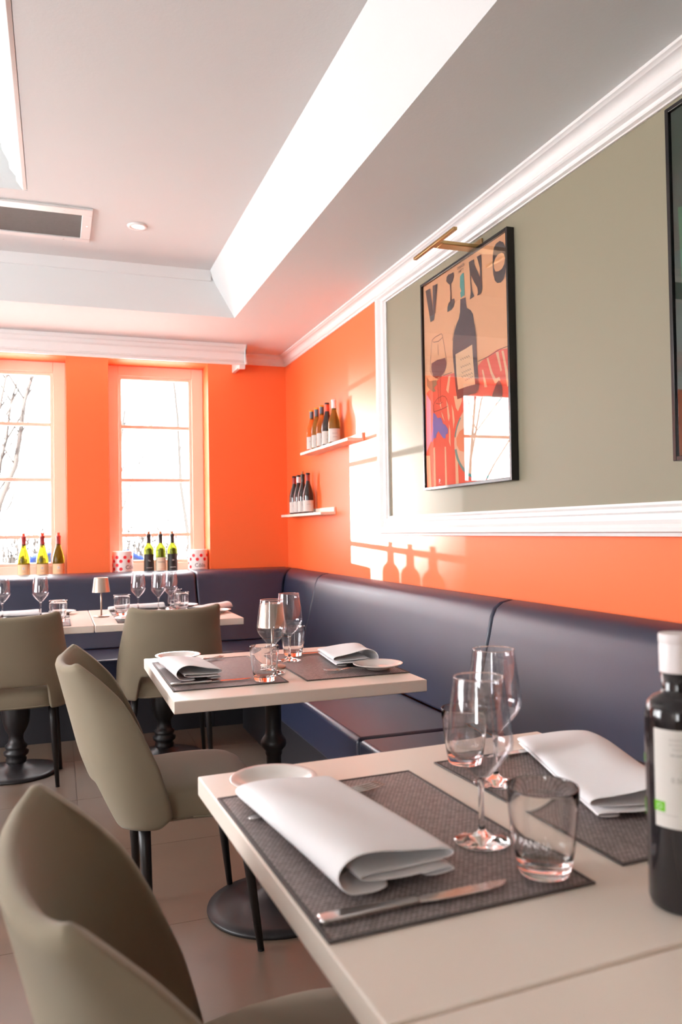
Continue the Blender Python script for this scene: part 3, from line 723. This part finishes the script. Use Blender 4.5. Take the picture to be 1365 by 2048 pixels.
# ------------------------------------------------------------------ table setting
def placemat(label, cx, cy, wx, wy, rz=0, group='woven placemats'):
    t = thing('placemat', label, 'placemat', (cx, cy, ZT), rz, group)
    b = B(); nxx, nyy = 12, 16
    box(b, -wx / 2 + .006, wx / 2 - .006, -wy / 2 + .006, wy / 2 - .006, 0, .0020); link('woven_field', b, 'woven_vinyl', t)
    b = B()
    for (a, c, d, e) in ((-wx / 2, wx / 2, -wy / 2, -wy / 2 + .006), (-wx / 2, wx / 2, wy / 2 - .006, wy / 2), (-wx / 2, -wx / 2 + .006, -wy / 2 + .006, wy / 2 - .006), (wx / 2 - .006, wx / 2, -wy / 2 + .006, wy / 2 - .006)):
        box(b, a, c, d, e, 0, .0030)
    link('border', b, 'mat_border', t, bevel=.001)
    return t
ZM = ZT + .0022
def napkin(label, loc, rz=0, wx=.165, ly=.37, flip=1, hs=1.0, group='folded white linen napkins', drape=1.0):
    """rolled-over fold: big loop along one long side, layered edges along the other; swept along local y"""
    t = thing('napkin', label, 'napkin', loc, rz, group)
    W_ = wx
    base = [(.45 * W_, .0035), (.20 * W_, .0032), (.06, .0032), (.022, .0035), (.008, .010), (.001, .021), (.004, .033), (.016, .042), (.036, .045), (.36 * W_, .044), (.52 * W_, .039), (.70 * W_, .033), (.88 * W_, .029),
            (.965 * W_, .0265), (W_, .0215), (.975 * W_, .0165), (.88 * W_, .0160), (.60 * W_, .0165), (.35 * W_, .019), (.22 * W_, .0205), (.18 * W_, .0165), (.24 * W_, .0120), (.5 * W_, .0105), (.85 * W_, .0105), (.955 * W_, .0085), (.965 * W_, .0050), (.90 * W_, .0034), (.7 * W_, .0032)]
    b = B(); ny = 14; rows = []
    for j in range(ny + 1):
        s = j / ny; y = (s - .5) * ly
        k = hs * (1.0 - .42 * s ** 2.5 - .06 * sin(s * 5.0))
        sh = .006 * sin(s * 4.2 + 1)
        row = []
        for i, (x_, z_) in enumerate(base):
            yy = y + (0.010 * (x_ / W_ - .5) * (1 if j == 0 else 0)) - .012 * (1 if j == 0 else 0) * (z_ < .012)
            zz = .003 + (z_ - .003) * k + .0012 * sin(s * 9 + x_ * 55) * (z_ > .03)
            if j == ny: yy += .006 * (1 - z_ / .045)
            row.append(b.verts.new((flip * (x_ + sh * (z_ / .045) - W_ / 2), yy, zz)))
        rows.append(row)
    for a, c in zip(rows[:-1], rows[1:]):
        for i in range(len(base) - 1): b.faces.new((a[i], a[i + 1], c[i + 1], c[i]))
    link('folded_cloth', b, 'linen', t, smooth=True, solid=.0028, soff=0, sub=2)
    return t
def outline_solid(bm, pts, z0, z1):
    prism(bm, pts, 'z', z0, z1)
def knife(label, loc, rz, group='table knives'):
    """lies along local x: handle end at 0, blade tip at .235"""
    t = thing('table_knife', label, 'knife', loc, rz, group)
    b = B(); outline_solid(b, [(0, -.006), (.002, -.009), (.02, -.0095), (.07, -.0075), (.112, -.0062), (.118, -.0062), (.118, .0062), (.112, .0062), (.07, .0075), (.02, .0095), (.002, .009), (0, .006)], 0, .0065); link('handle', b, 'steel', t, bevel=.002)
    b = B(); outline_solid(b, [(.117, -.006), (.13, -.0085), (.16, -.0105), (.20, -.0105), (.222, -.006), (.235, .004), (.232, .007), (.20, .0075), (.13, .0068), (.117, .006)], .0022, .0040); link('blade', b, 'steel', t, bevel=.0006)
    return t
def fork(label, loc, rz, group='table forks'):
    t = thing('table_fork', label, 'fork', loc, rz, group)
    b = B(); rows = []
    for x_, w_, z_ in ((0, .0085, .003), (.02, .0095, .0035), (.06, .006, .004), (.10, .0034, .006), (.125, .0032, .0085), (.14, .0055, .010), (.150, .0115, .009), (.165, .0125, .0065)):
        rows.append([b.verts.new((x_, -w_, z_)), b.verts.new((x_, w_, z_))])
    for a, c in zip(rows[:-1], rows[1:]): b.faces.new((a[0], c[0], c[1], a[1]))
    link('handle', b, 'steel', t, smooth=True, solid=.0022, soff=0, sub=1)
    for k in range(4):
        y_ = -.0108 + k * .0072; b = B()
        tube(b, [(.163, y_, .0066), (.185, y_ * .98, .0050), (.205, y_ * .96, .0062), (.218, y_ * .94, .0085)], [.0019, .0019, .0016, .0009], 6); link('tine', b, 'steel', t, smooth=True)
    return t
def plate(label, loc, R=.078, group='small white side plates', m='porcelain'):
    t = thing('side_plate', label, 'plate', loc, 0, group)
    b = B(); s = R / .078
    lathe(b, [(0, .002), (.030 * s, .002), (.032 * s, 0), (.036 * s, 0), (.038 * s, .003), (.048 * s, .006), (.070 * s, .0135), (.0775 * s, .0165), (.078 * s, .0178), (.0765 * s, .0185), (.068 * s, .0165), (.052 * s, .0105), (.044 * s, .0065), (.030 * s, .0055), (0, .0055)], 48)
    link('plate_body', b, m, t, smooth=True)
    return t
def wine_glass(label, loc, H=.228, group='stemmed wine glasses'):
    t = thing('wine_glass', label, 'wine glass', loc, random.uniform(0, 3), group)
    s = H / .228
    out = [(0, .0), (.036, .0), (.0395, .0012), (.0390, .0024), (.030, .0045), (.014, .0085), (.0060, .014), (.0042, .024), (.0036, .050), (.0038, .072), (.0060, .082), (.0120, .0900), (.024, .1020), (.038, .1190), (.0445, .1300), (.0460, .1370), (.0455, .1450), (.0425, .175), (.0382, .205), (.0352, .2265), (.0350, .228)]
    inn = [(.0341, .2277), (.0372, .205), (.0415, .175), (.0445, .1450), (.0449, .1375), (.0434, .1310), (.0368, .1205), (.023, .1045), (.0105, .0925), (.003, .088), (0, .0873)]
    k = 11
    b = B(); lathe(b, [((.0346 + .0010 * cos(q * pi / 4)) * s, (.2278 + .0010 * sin(q * pi / 4)) * s) for q in range(8)], 40, closed=True); link('rim', b, 'crystal', t, smooth=True)
    b = B(); lathe(b, [(r * s, z * s) for r, z in out[k - 1:] + inn], 40, cap0=False); link('bowl', b, 'crystal_thin', t, smooth=True)
    b = B(); lathe(b, [(r * s, z * s) for r, z in out[:k]] + [(.003 * s, .0868 * s), (0, .0868 * s)], 40); link('stem_and_foot', b, 'crystal', t, smooth=True)
    return t
def tumbler(label, loc, H=.105, rot=0.0, marks=True, group='water tumblers'):
    t = thing('water_glass', label, 'water glass', loc, rot, group)
    s = H / .105
    out = [(0, .0005), (.026, .0), (.0305, .002), (.0325, .006), (.0365, .030), (.0405, .060), (.0428, .085), (.0436, .1035), (.0432, .1050)]
    inn = [(.0424, .1050), (.0420, .1040), (.0412, .085), (.0389, .060), (.0349, .031), (.0318, .0185), (.026, .0145), (0, .0135)]
    b = B(); lathe(b, [(r * s, z * s) for r, z in out + inn], 44); link('glass_body', b, 'crystal', t, smooth=True)
    if marks:
        # local -y faces the diner side; lettering reads from outside
        b = B(); put_geo(b, text_geo('S.PELLEGRINO', .0066), wrap(.0432 * s, pi / 2 - .1, .084 * s))
        put_geo(b, text_geo('\u2605', .006), wrap(.0420 * s, pi / 2 - .1, .074 * s)) if False else None
        put_geo(b, text_geo('PANNA', .0125), wrap(.0398 * s, -pi / 2 - .35, .047 * s))
        link('etched_lettering', b, 'etched', t)
    return t
def table_lamp(label, loc, group='small cordless table lamps'):
    t = thing('table_lamp', label, 'table lamp', loc, 0, group)
    b = B(); lathe(b, [(0, 0), (.040, 0), (.0415, .002), (.0415, .005), (.040, .007), (.006, .0085), (0, .0085)], 40); link('base', b, 'brushed_lamp', t, smooth=True)
    b = B(); lathe(b, [(.0045, .008), (.0045, .150)], 16, cap0=True); link('pole', b, 'brushed_lamp', t, smooth=True)
    b = B(); lathe(b, [(.046, .130), (.0455, .131), (.0355, .204), (.034, .2065), (0, .2065), (0, .2045), (.0335, .2045), (.0440, .131), (.0445, .130)], 40, cap0=False, cap1=False); link('lamp_shade', b, 'brushed_lamp', t, smooth=True)
    return t
# --- nearest table
placemat('woven brown placemat under the large napkin and knife on the nearest table', .433, 1.068, .352, .502, RA)
placemat('woven brown placemat on the bench side of the nearest table', .845, 1.112, .345, .500, RA)
napkin('large folded white napkin in front on the nearest table', (.372, 1.092, ZM + .003), RA + .05, .172, .375)
napkin('folded white napkin beside the oil bottle', (.880, 1.175, ZM + .0005), RA - .32, .155, .40, flip=-1, hs=.95)
kn = knife('steel knife in front of the large napkin on the nearest table', (.272, .853, ZM + .0008), RA - .02); kn.scale = (1.05, 1.05, 1.0)
knife('steel knife beyond the napkin by the oil bottle', (.995, 1.345, ZM + .0008), pi + RA)
fk = fork('steel fork with tines showing beyond the large napkin', (.268, 1.190, ZM + .0005), .27); fk.scale = (1.18, 1.1, 1.0)
plate('white side plate overlapping the large napkin on the nearest table', (.345, 1.325, ZT + .004), .074)
wine_glass('wine glass between the two placemats in front, nearest the camera', (.557, .992, ZM), .228)
wine_glass('wine glass standing on the bench side placemat of the nearest table', (.706, 1.205, ZM), .228)
tumbler('water glass with etched lettering nearest the camera', (.578, .872, ZM), .109, rot=-.52)
tumbler('water glass behind the wine glasses on the nearest table', (.712, 1.325, ZM), .103, rot=-.2)
# olive oil bottle
ob = thing('oil_bottle', 'black olive oil bottle with white cap cut off by the right edge', 'oil bottle', (.679, .745, ZT))
b = B(); lathe(b, [(0, .004), (.030, 0), (.0345, .003), (.0365, .010), (.0368, .215), (.0362, .225), (.033, .234), (.0265, .240), (.0185, .244), (.0172, .250), (.0172, .275), (0, .275)], 48); link('glass_body', b, 'oil_glass', ob, smooth=True)
b = B(); lathe(b, [(0, .268), (.0190, .268), (.0192, .300), (.0188, .3010), (.0188, .3020), (.0194, .303), (.0196, .3110), (.0188, .3130), (0, .3130)], 40); link('cap', b, 'cap_white', ob, smooth=False, bevel=.0008)
R_ = .0372; b = B(); n = 40; a0 = -pi * .98; a1 = .2 * pi; LZ0, LZ1 = .098, .208
for i in range(n):
    p_, q_ = a0 + (a1 - a0) * i / n, a0 + (a1 - a0) * (i + 1) / n
    quad(b, (R_ * cos(p_), R_ * sin(p_), LZ0), (R_ * cos(q_), R_ * sin(q_), LZ0), (R_ * cos(q_), R_ * sin(q_), LZ1), (R_ * cos(p_), R_ * sin(p_), LZ1))
bmesh.ops.remove_doubles(b, verts=b.verts[:], dist=1e-5)
lb = link('label', b, 'label_white', ob, smooth=True)
va = math.atan2(-.772, -.686)                   # side of the bottle turned towards the room
def lab(txt, size, da, z, m='print_grey', name='lettering'):
    b = B(); put_geo(b, text_geo(txt, size), wrap(R_ + .0003, va + da, z)); link(name, b, m, lb)
def patch(wd, hh, da, z, m, name):
    b = B()
    for i in range(6):
        p_ = va + da - wd / R_ / 2 + wd / R_ * i / 6; q_ = p_ + wd / R_ / 6; rr = R_ + .0003
        quad(b, (rr * cos(p_), rr * sin(p_), z - hh / 2), (rr * cos(q_), rr * sin(q_), z - hh / 2), (rr * cos(q_), rr * sin(q_), z + hh / 2), (rr * cos(p_), rr * sin(p_), z + hh / 2))
    link(name, b, m, lb)
lab('ESTRATTO A FREDDO', .0032, .15, .197); lab('olio extra vergine di oliva', .0032, .15, .192); lab('prodotto biologico', .0032, .15, .187); lab('DA OLIVE ITALIANE', .0034, .15, .180, 'print_black')
lab('0.50 LT', .0085, .10, .152, 'print_grey'); lab('TE', .0085, -1.15, .196, 'print_black'); lab('AGRICOLTURA BIOLOGICA', .0022, -.45, .1125)
patch(.0135, .0115, -.62, .1210, 'print_green', 'green_emblem'); patch(.006, .018, -1.45, .112, 'print_green', 'green_strip'); patch(.010, .05, .95, .140, 'print_grey', 'barcode')
patch(.005, .010, -1.42, .168, 'print_green', 'green_leaf')
b = B()
for k in range(8):
    aa = k * pi / 4 + .3; cx_, cz_ = .0028 * cos(aa), .0026 * sin(aa)
    geo = ([Vector((cx_ + .0006 * cos(u * 2 * pi / 5), cz_ + .0006 * sin(u * 2 * pi / 5), 0)) for u in range(5)], [tuple(range(5))]); put_geo(b, geo, wrap(R_ + .0006, va - .62, .1210))
link('emblem_stars', b, 'print_white', lb)

# --- middle table
placemat('woven placemat on the chair side of the middle table', .466, 2.490, .330, .520)
placemat('woven placemat on the bench side of the middle table', .848, 2.480, .330, .510)
napkin('folded white napkin on the chair side of the middle table', (.385, 2.50, ZM + .003), 0.03, .140, .31, hs=1.0)
napkin('folded white napkin on the bench side of the middle table', (.915, 2.52, ZM + .003), -.10, .150, .27, flip=-1, hs=1.1)
knife('steel knife beside the left napkin on the middle table', (.305, 2.312, ZM + .0008), -.02)
knife('steel knife beyond the right napkin on the middle table', (1.005, 2.69, ZM + .0008), pi + .02)
fork('steel fork beyond the left napkin on the middle table', (.345, 2.63, ZM + .0005), .50)
fork('steel fork under the side plate on the bench side of the middle table', (.985, 2.30, ZM + .0005), pi - .12)
plate('white side plate at the far left corner of the middle table', (.393, 2.785, ZT), .078)
plate('white side plate at the right end of the middle table', (.938, 2.300, ZM + .004), .078)
table_lamp('small metal table lamp behind the wine glass on the middle table', (.652, 2.49, ZT))
wine_glass('wine glass in front of the lamp on the middle table', (.622, 2.385, ZM), .225)
wine_glass('wine glass beyond the lamp on the middle table', (.735, 2.585, ZM), .225)
tumbler('water glass in front of the lamp on the middle table', (.570, 2.272, ZM), .103, rot=.4)
tumbler('water glass beyond the lamp on the middle table', (.775, 2.68, ZM), .103, rot=1.2)
# --- window tables
placemat('woven placemat on the chair side of the right window table', .53, 4.19, .50, .33)
placemat('woven placemat on the bench side of the right window table', .53, 4.60, .50, .33)
placemat('woven placemat on the chair side of the left window table', -.185, 4.19, .50, .33)
placemat('woven placemat on the bench side of the left window table', -.185, 4.60, .50, .33)
table_lamp('small metal table lamp where the two window tables meet', (.222, 4.385, ZT))
wine_glass('wine glass at the left edge on the left window table', (-.268, 4.53, ZM), .215)
wine_glass('wine glass in the middle of the left window table', (-.079, 4.50, ZM), .215)
wine_glass('wine glass right of the lamp on the right window table', (.428, 4.56, ZM), .215)
wine_glass('wine glass above the chair back on the right window table', (.532, 4.50, ZM), .215)
wine_glass('rightmost wine glass on the right window table', (.606, 4.565, ZM), .215)
tumbler('water glass on the left window table', (.008, 4.22, ZM), .108, rot=.3)
tumbler('water glass beside the lamp on the right window table', (.328, 4.40, ZM), .108, rot=1.0)
tumbler('water glass in front at the right of the right window table', (.645, 4.42, ZM), .108, rot=.1)
tumbler('water glass partly hidden at the right of the right window table', (.640, 4.66, ZM), .108, rot=.1)
napkin('long folded napkin on the left window table', (-.27, 4.62, ZM), pi / 2, .15, .36, hs=.75)
napkin('folded napkin behind the wine glasses on the right window table', (.43, 4.70, ZM), pi / 2, .13, .30, hs=.75)
napkin('folded napkin at the right end of the right window table', (.805, 4.45, ZM), pi / 2 + .5, .13, .22, hs=.9)
plate('side plate beside the water glass on the left window table', (.03, 4.63, ZM), .072)
plate('side plate near the lamp on the right window table', (.335, 4.12, ZM), .072)
plate('side plate at the far right of the right window table', (.712, 4.70, ZT), .072)
plate('side plate at the right corner of the right window table', (.825, 4.30, ZT), .070)
knife('steel knife at the right corner of the right window table', (.80, 4.16, ZT + .0005), pi / 2 - .3)

# ------------------------------------------------------------------ upholstered chairs
YE = [(.36, -.005), (.40, -.008), (.47, -.024), (.55, -.047), (.65, -.092), (.73, -.135), (.80, -.200), (.835, -.245), (.86, -.270)]
YC = [(.36, -.150), (.40, -.165), (.47, -.197), (.576, -.238), (.71, -.272), (.82, -.300), (.86, -.308)]
HW = [(.36, .228), (.40, .238), (.47, .246), (.55, .244), (.63, .234), (.73, .218), (.80, .210), (.86, .196)]
def chair(label, loc, rz):
    t = thing('upholstered_chair', label, 'chair', loc, rz, 'beige upholstered chairs with black legs')
    b = B(); nu = 72; nv = 16; grid = []
    for i in range(nu + 1):
        u = -1 + 2 * i / nu; u = math.copysign(abs(u) ** 0.9, u); th = u * pi / 2; col_ = []
        xb = .24 * math.copysign(abs(sin(th)) ** .72, th) if th else 0
        k = min(max((abs(xb) - .146) / .022, 0), 1); k = k * k * (3 - 2 * k)
        zb = .505 + (.385 - .505) * k
        e = max(abs(u) - .86, 0) / .14
        zb += .030 * e ** 3
        zt = .828 + .021 * abs(u) ** 2 - .006 * e ** 2
        for j in range(nv + 1):
            z = zb + (zt - zb) * j / nv
            hw, ye, yc = interp(HW, z), interp(YE, z), interp(YC, z)
            p_ = .66 + .30 * max(0, min(1, (z - .5) / .33))
            x_ = hw * math.copysign(abs(sin(th)) ** p_, th) if abs(th) > 1e-9 else 0
            y_ = yc + (ye - yc) * (1 - max(cos(th), 0) ** p_)
            col_.append(b.verts.new((x_, y_, z)))
        grid.append(col_)
    for i in range(nu):
        for j in range(nv): b.faces.new((grid[i][j], grid[i + 1][j], grid[i + 1][j + 1], grid[i][j + 1]))
    bmesh.ops.recalc_face_normals(b, faces=b.faces[:])
    link('backrest', b, 'chair_fabric', t, smooth=True, solid=.028, soff=0, sub=1)
    # seat cushion: rounded trapezoid with soft edge
    b = B(); N = 48; rings = []
    def outl(f, z):
        pts = []
        for k in range(N):
            a = 2 * pi * k / N; c_, s_ = cos(a), sin(a)
            x_ = math.copysign(abs(c_) ** .50, c_); y_ = math.copysign(abs(s_) ** .50, s_)
            hw = .212 + .012 * (y_ > 0); pts.append((x_ * (hw - f), .045 + y_ * (.205 - f), z))
        return pts
    prof = [(.03, .390), (.008, .393), (0, .402), (0, .445), (.006, .462), (.022, .472), (.06, .478), (.12, .481)]
    for f, z in prof: rings.append([b.verts.new(p) for p in outl(f, z)])
    for a, c in zip(rings[:-1], rings[1:]):
        for k in range(N): b.faces.new((a[k], a[(k + 1) % N], c[(k + 1) % N], c[k]))
    b.faces.new(rings[0][::-1]); ctr = b.verts.new((0, .045, .482))
    for k in range(N): b.faces.new((rings[-1][k], rings[-1][(k + 1) % N], ctr))
    so_ = link('seat', b, 'chair_fabric', t, smooth=True)
    b = B(); tube(b, [(x_, y_, .4005) for x_, y_, z_ in outl(-.0005, 0)] + [(*outl(-.0005, 0)[0][:2], .4005)], .0026, 6); link('seat_piping', b, 'chair_fabric', so_, smooth=True)
    for (tx, ty, fx, fy) in ((-.185, .185, -.213, .232), (.185, .185, .213, .232), (-.175, -.085, -.198, -.070), (.175, -.085, .198, -.070)):
        b = B(); tube(b, [(tx, ty, .400), (fx * .3 + tx * .7, fy * .3 + ty * .7, .28), (fx, fy, .004)], [.0175, .0155, .0095], 16); lg = link('leg', b, 'chair_wood', t, smooth=True)
        b = B(); lathe(b, [(.010, 0), (.010, .005)], 12, (fx, fy, 0)); link('glide', b, 'chair_wood', lg)
    return t
c0 = chair('beige upholstered chair in the middle drawn up to the middle table', (.307, 2.45, 0), -pi / 2)
cd = dup(c0, (.246, .972, 0), -pi / 2 + .085, 'beige upholstered chair at the bottom left, nearest the camera'); cd.scale = (1.08, 1.0, 1.01)
dup(c0, (.530, 4.085, 0), 0.0, 'beige upholstered chair seen from behind at the right window table')
dup(c0, (-.200, 4.085, 0), 0.0, 'beige upholstered chair seen from behind at the left edge')

# ------------------------------------------------------------------ outside the windows
GZ = -0.62
b = B(); box(b, -40, 40, 6.4, 70, GZ - .2, GZ); tag(link('ground_outside', b, 'paving'), kind='structure')
def tree(label, x, y, h, seed, lean=0.0, r0=.11, limbs=()):
    rnd = random.Random(seed); t = thing('bare_tree', label, 'tree', (x, y, GZ), 0, 'bare trees outside the windows')
    tr = B(); br = B()
    def grow(p, d, L_, r, lev):
        n = 4; pts = [p]; rs = [r]
        for i in range(n):
            d = (d + Vector((rnd.uniform(-.16, .16), rnd.uniform(-.16, .16), rnd.uniform(-.02, .12)))).normalized()
            pts.append(pts[-1] + d * L_ / n); rs.append(r * (1 - .5 * (i + 1) / n))
        tube(tr if lev == 0 else br, pts, rs, 7 if lev < 2 else 4, cap=False)
        if lev >= 4 or r < .004: return
        for k in range([5, 4, 4, 3, 0][lev]):
            s = rnd.uniform(.35, 1.0); q = pts[min(int(s * n), n - 1)].lerp(pts[min(int(s * n) + 1, n)], .5)
            a = rnd.uniform(0, 2 * pi); dd = (d + Vector((cos(a), sin(a), rnd.uniform(.0, .6))) * rnd.uniform(.5, .9)).normalized()
            grow(q, dd, L_ * rnd.uniform(.5, .75), rs[min(int(s * n), n)] * rnd.uniform(.45, .6), lev + 1)
    grow(Vector((0, 0, 0)), Vector((lean, 0, 1)).normalized(), h, r0, 0)
    for pts, ra_ in limbs:
        n = len(pts); tube(br, [(a - x, y_ - y, c - GZ) for a, y_, c in pts], [ra_ * (1 - .6 * i / (n - 1)) for i in range(n)], 7)
        for i in range(1, n):
            for q in range(3):
                a, y_, c = pts[i]; s = rnd.choice((-1, 1)); l_ = rnd.uniform(.3, .9)
                tube(br, [(a - x, y_ - y, c - GZ), (a - x + s * l_ * .3, y_ - y + rnd.uniform(-.2, .2), c - GZ + l_ * .5), (a - x + s * l_ * .45, y_ - y + rnd.uniform(-.3, .3), c - GZ + l_)], [.014, .009, .004], 5)
    link('trunk', tr, 'bark', t, smooth=True); tag(link('branches', br, 'twig', t, smooth=True), kind='stuff')
tree('bare tree with leaning trunk outside the left window', -1.25, 12.0, 5.2, 3, .02, .08,
     limbs=(([(-1.25, 12.0, -.3), (-.95, 12.0, .6), (-.81, 12.0, 1.26), (-.73, 12.0, 1.64), (-.53, 12.0, 2.16), (-.46, 12.0, 2.59), (-.40, 12.0, 3.08), (-.28, 12.0, 3.48), (-.12, 12.0, 4.0)], .055),
            ([(-1.1, 12.1, .8), (-.79, 12.1, 1.74), (-.72, 12.1, 2.23), (-.65, 12.1, 2.51), (-.58, 12.1, 3.07), (-.40, 12.1, 3.7)], .035),
            ([(-1.1, 11.9, 1.6), (-.79, 11.9, 2.58), (-.72, 11.9, 2.93), (-.64, 11.9, 3.35), (-.52, 11.9, 3.9)], .03)))
tree('bare tree reflected in the poster glass', -3.65, 12.5, 5.5, 11, 0, .035)
tree('slender bare tree outside the right window', 2.75, 16.0, 5.5, 21, -.05, .05)
tree('slender bare tree farther off outside the right window', 1.3, 21.0, 5.0, 33, .05, .07)
def hedge(label, x0, x1, y, h, seed):
    rnd = random.Random(seed); t = B()
    for k in range(520):
        x_ = rnd.uniform(x0, x1); y_ = y + rnd.uniform(-.3, .3); a = rnd.uniform(-.5, .5)
        tube(t, [(x_, y_, GZ), (x_ + a * .3, y_, GZ + h * .5), (x_ + a * .8 + rnd.uniform(-.1, .1), y_ + rnd.uniform(-.2, .2), GZ + h * rnd.uniform(.6, 1.0))], [.024, .018, .008], 4, cap=False)
        for q in range(4):
            s = rnd.uniform(.3, .95); z_ = GZ + h * s
            tube(t, [(x_ + a * .6 * s, y_, z_), (x_ + a * .6 * s + rnd.uniform(-.3, .3), y_ + rnd.uniform(-.2, .2), z_ + rnd.uniform(.05, .4))], [.012, .006], 4, cap=False)
    tag(link('bare_hedge', t, 'twig'), label, 'hedge', kind='stuff')
hedge('bare twiggy hedge behind the parked car', -6, 8, 25, 2.3, 5)
# parked blue car (side on)
car = thing('car', 'blue car parked outside, seen low through both windows', 'car', (.95, 18.6, GZ + .05))
body = [(-2.1, .30), (-2.12, .62), (-2.0, .86), (-1.75, .95), (-1.35, .98), (1.0, .95), (1.75, .84), (2.02, .70), (2.10, .48), (2.08, .28), (1.75, .22)]
b = B(); prism(b, body + [(-1.75, .22)], 'y', -.85, .85); link('body', b, 'car_blue', car, bevel=.06, seg=3)
b = B(); prism(b, [(-1.75, .93), (-1.45, 1.30), (-1.0, 1.42), (.0, 1.46), (.55, 1.38), (1.0, 1.15), (1.35, .93)], 'y', -.70, .70); link('cabin', b, 'car_blue', car, bevel=.05, seg=3)
for pts in ([(-1.55, .97), (-1.35, 1.26), (-1.0, 1.34), (-.62, 1.36), (-.62, .97)], [(-.56, .97), (-.56, 1.37), (.0, 1.39), (.22, 1.36), (.22, .97)], [(.28, .97), (.28, 1.35), (.50, 1.31), (.92, 1.10), (1.12, .97)]):
    for y_ in (-.702, .702):
        b = B(); prism(b, pts, 'y', y_ - .012, y_ + .012); link('side_window', b, 'car_glass', car)
b = B(); prism(b, [(-.015, 0), (.015, 0), (.015, .01), (-.015, .01)], 'y', -.71, .71); link('door_line', b, 'tyre', car)
b = B(); box(b, -2.13, -1.95, -.84, -.55, .62, .84); link('tail_light', b, 'tail_light', car, bevel=.02)
b = B(); box(b, -2.13, -1.95, .55, .84, .62, .84); link('tail_light', b, 'tail_light', car, bevel=.02)
for x_ in (-1.35, 1.35):
    for y_ in (-.80, .80):
        b = B(); lathe(b, [(.20, -.10), (.30, -.10), (.32, -.07), (.32, .07), (.30, .10), (.20, .10), (.18, .06), (0, .06), (0, -.06), (.18, -.06)], 24, cap0=False, cap1=False)
        o = link('wheel', b, 'tyre', car, smooth=True); o.location = (x_, y_, .32); o.rotation_euler = (radians(90), 0, 0)
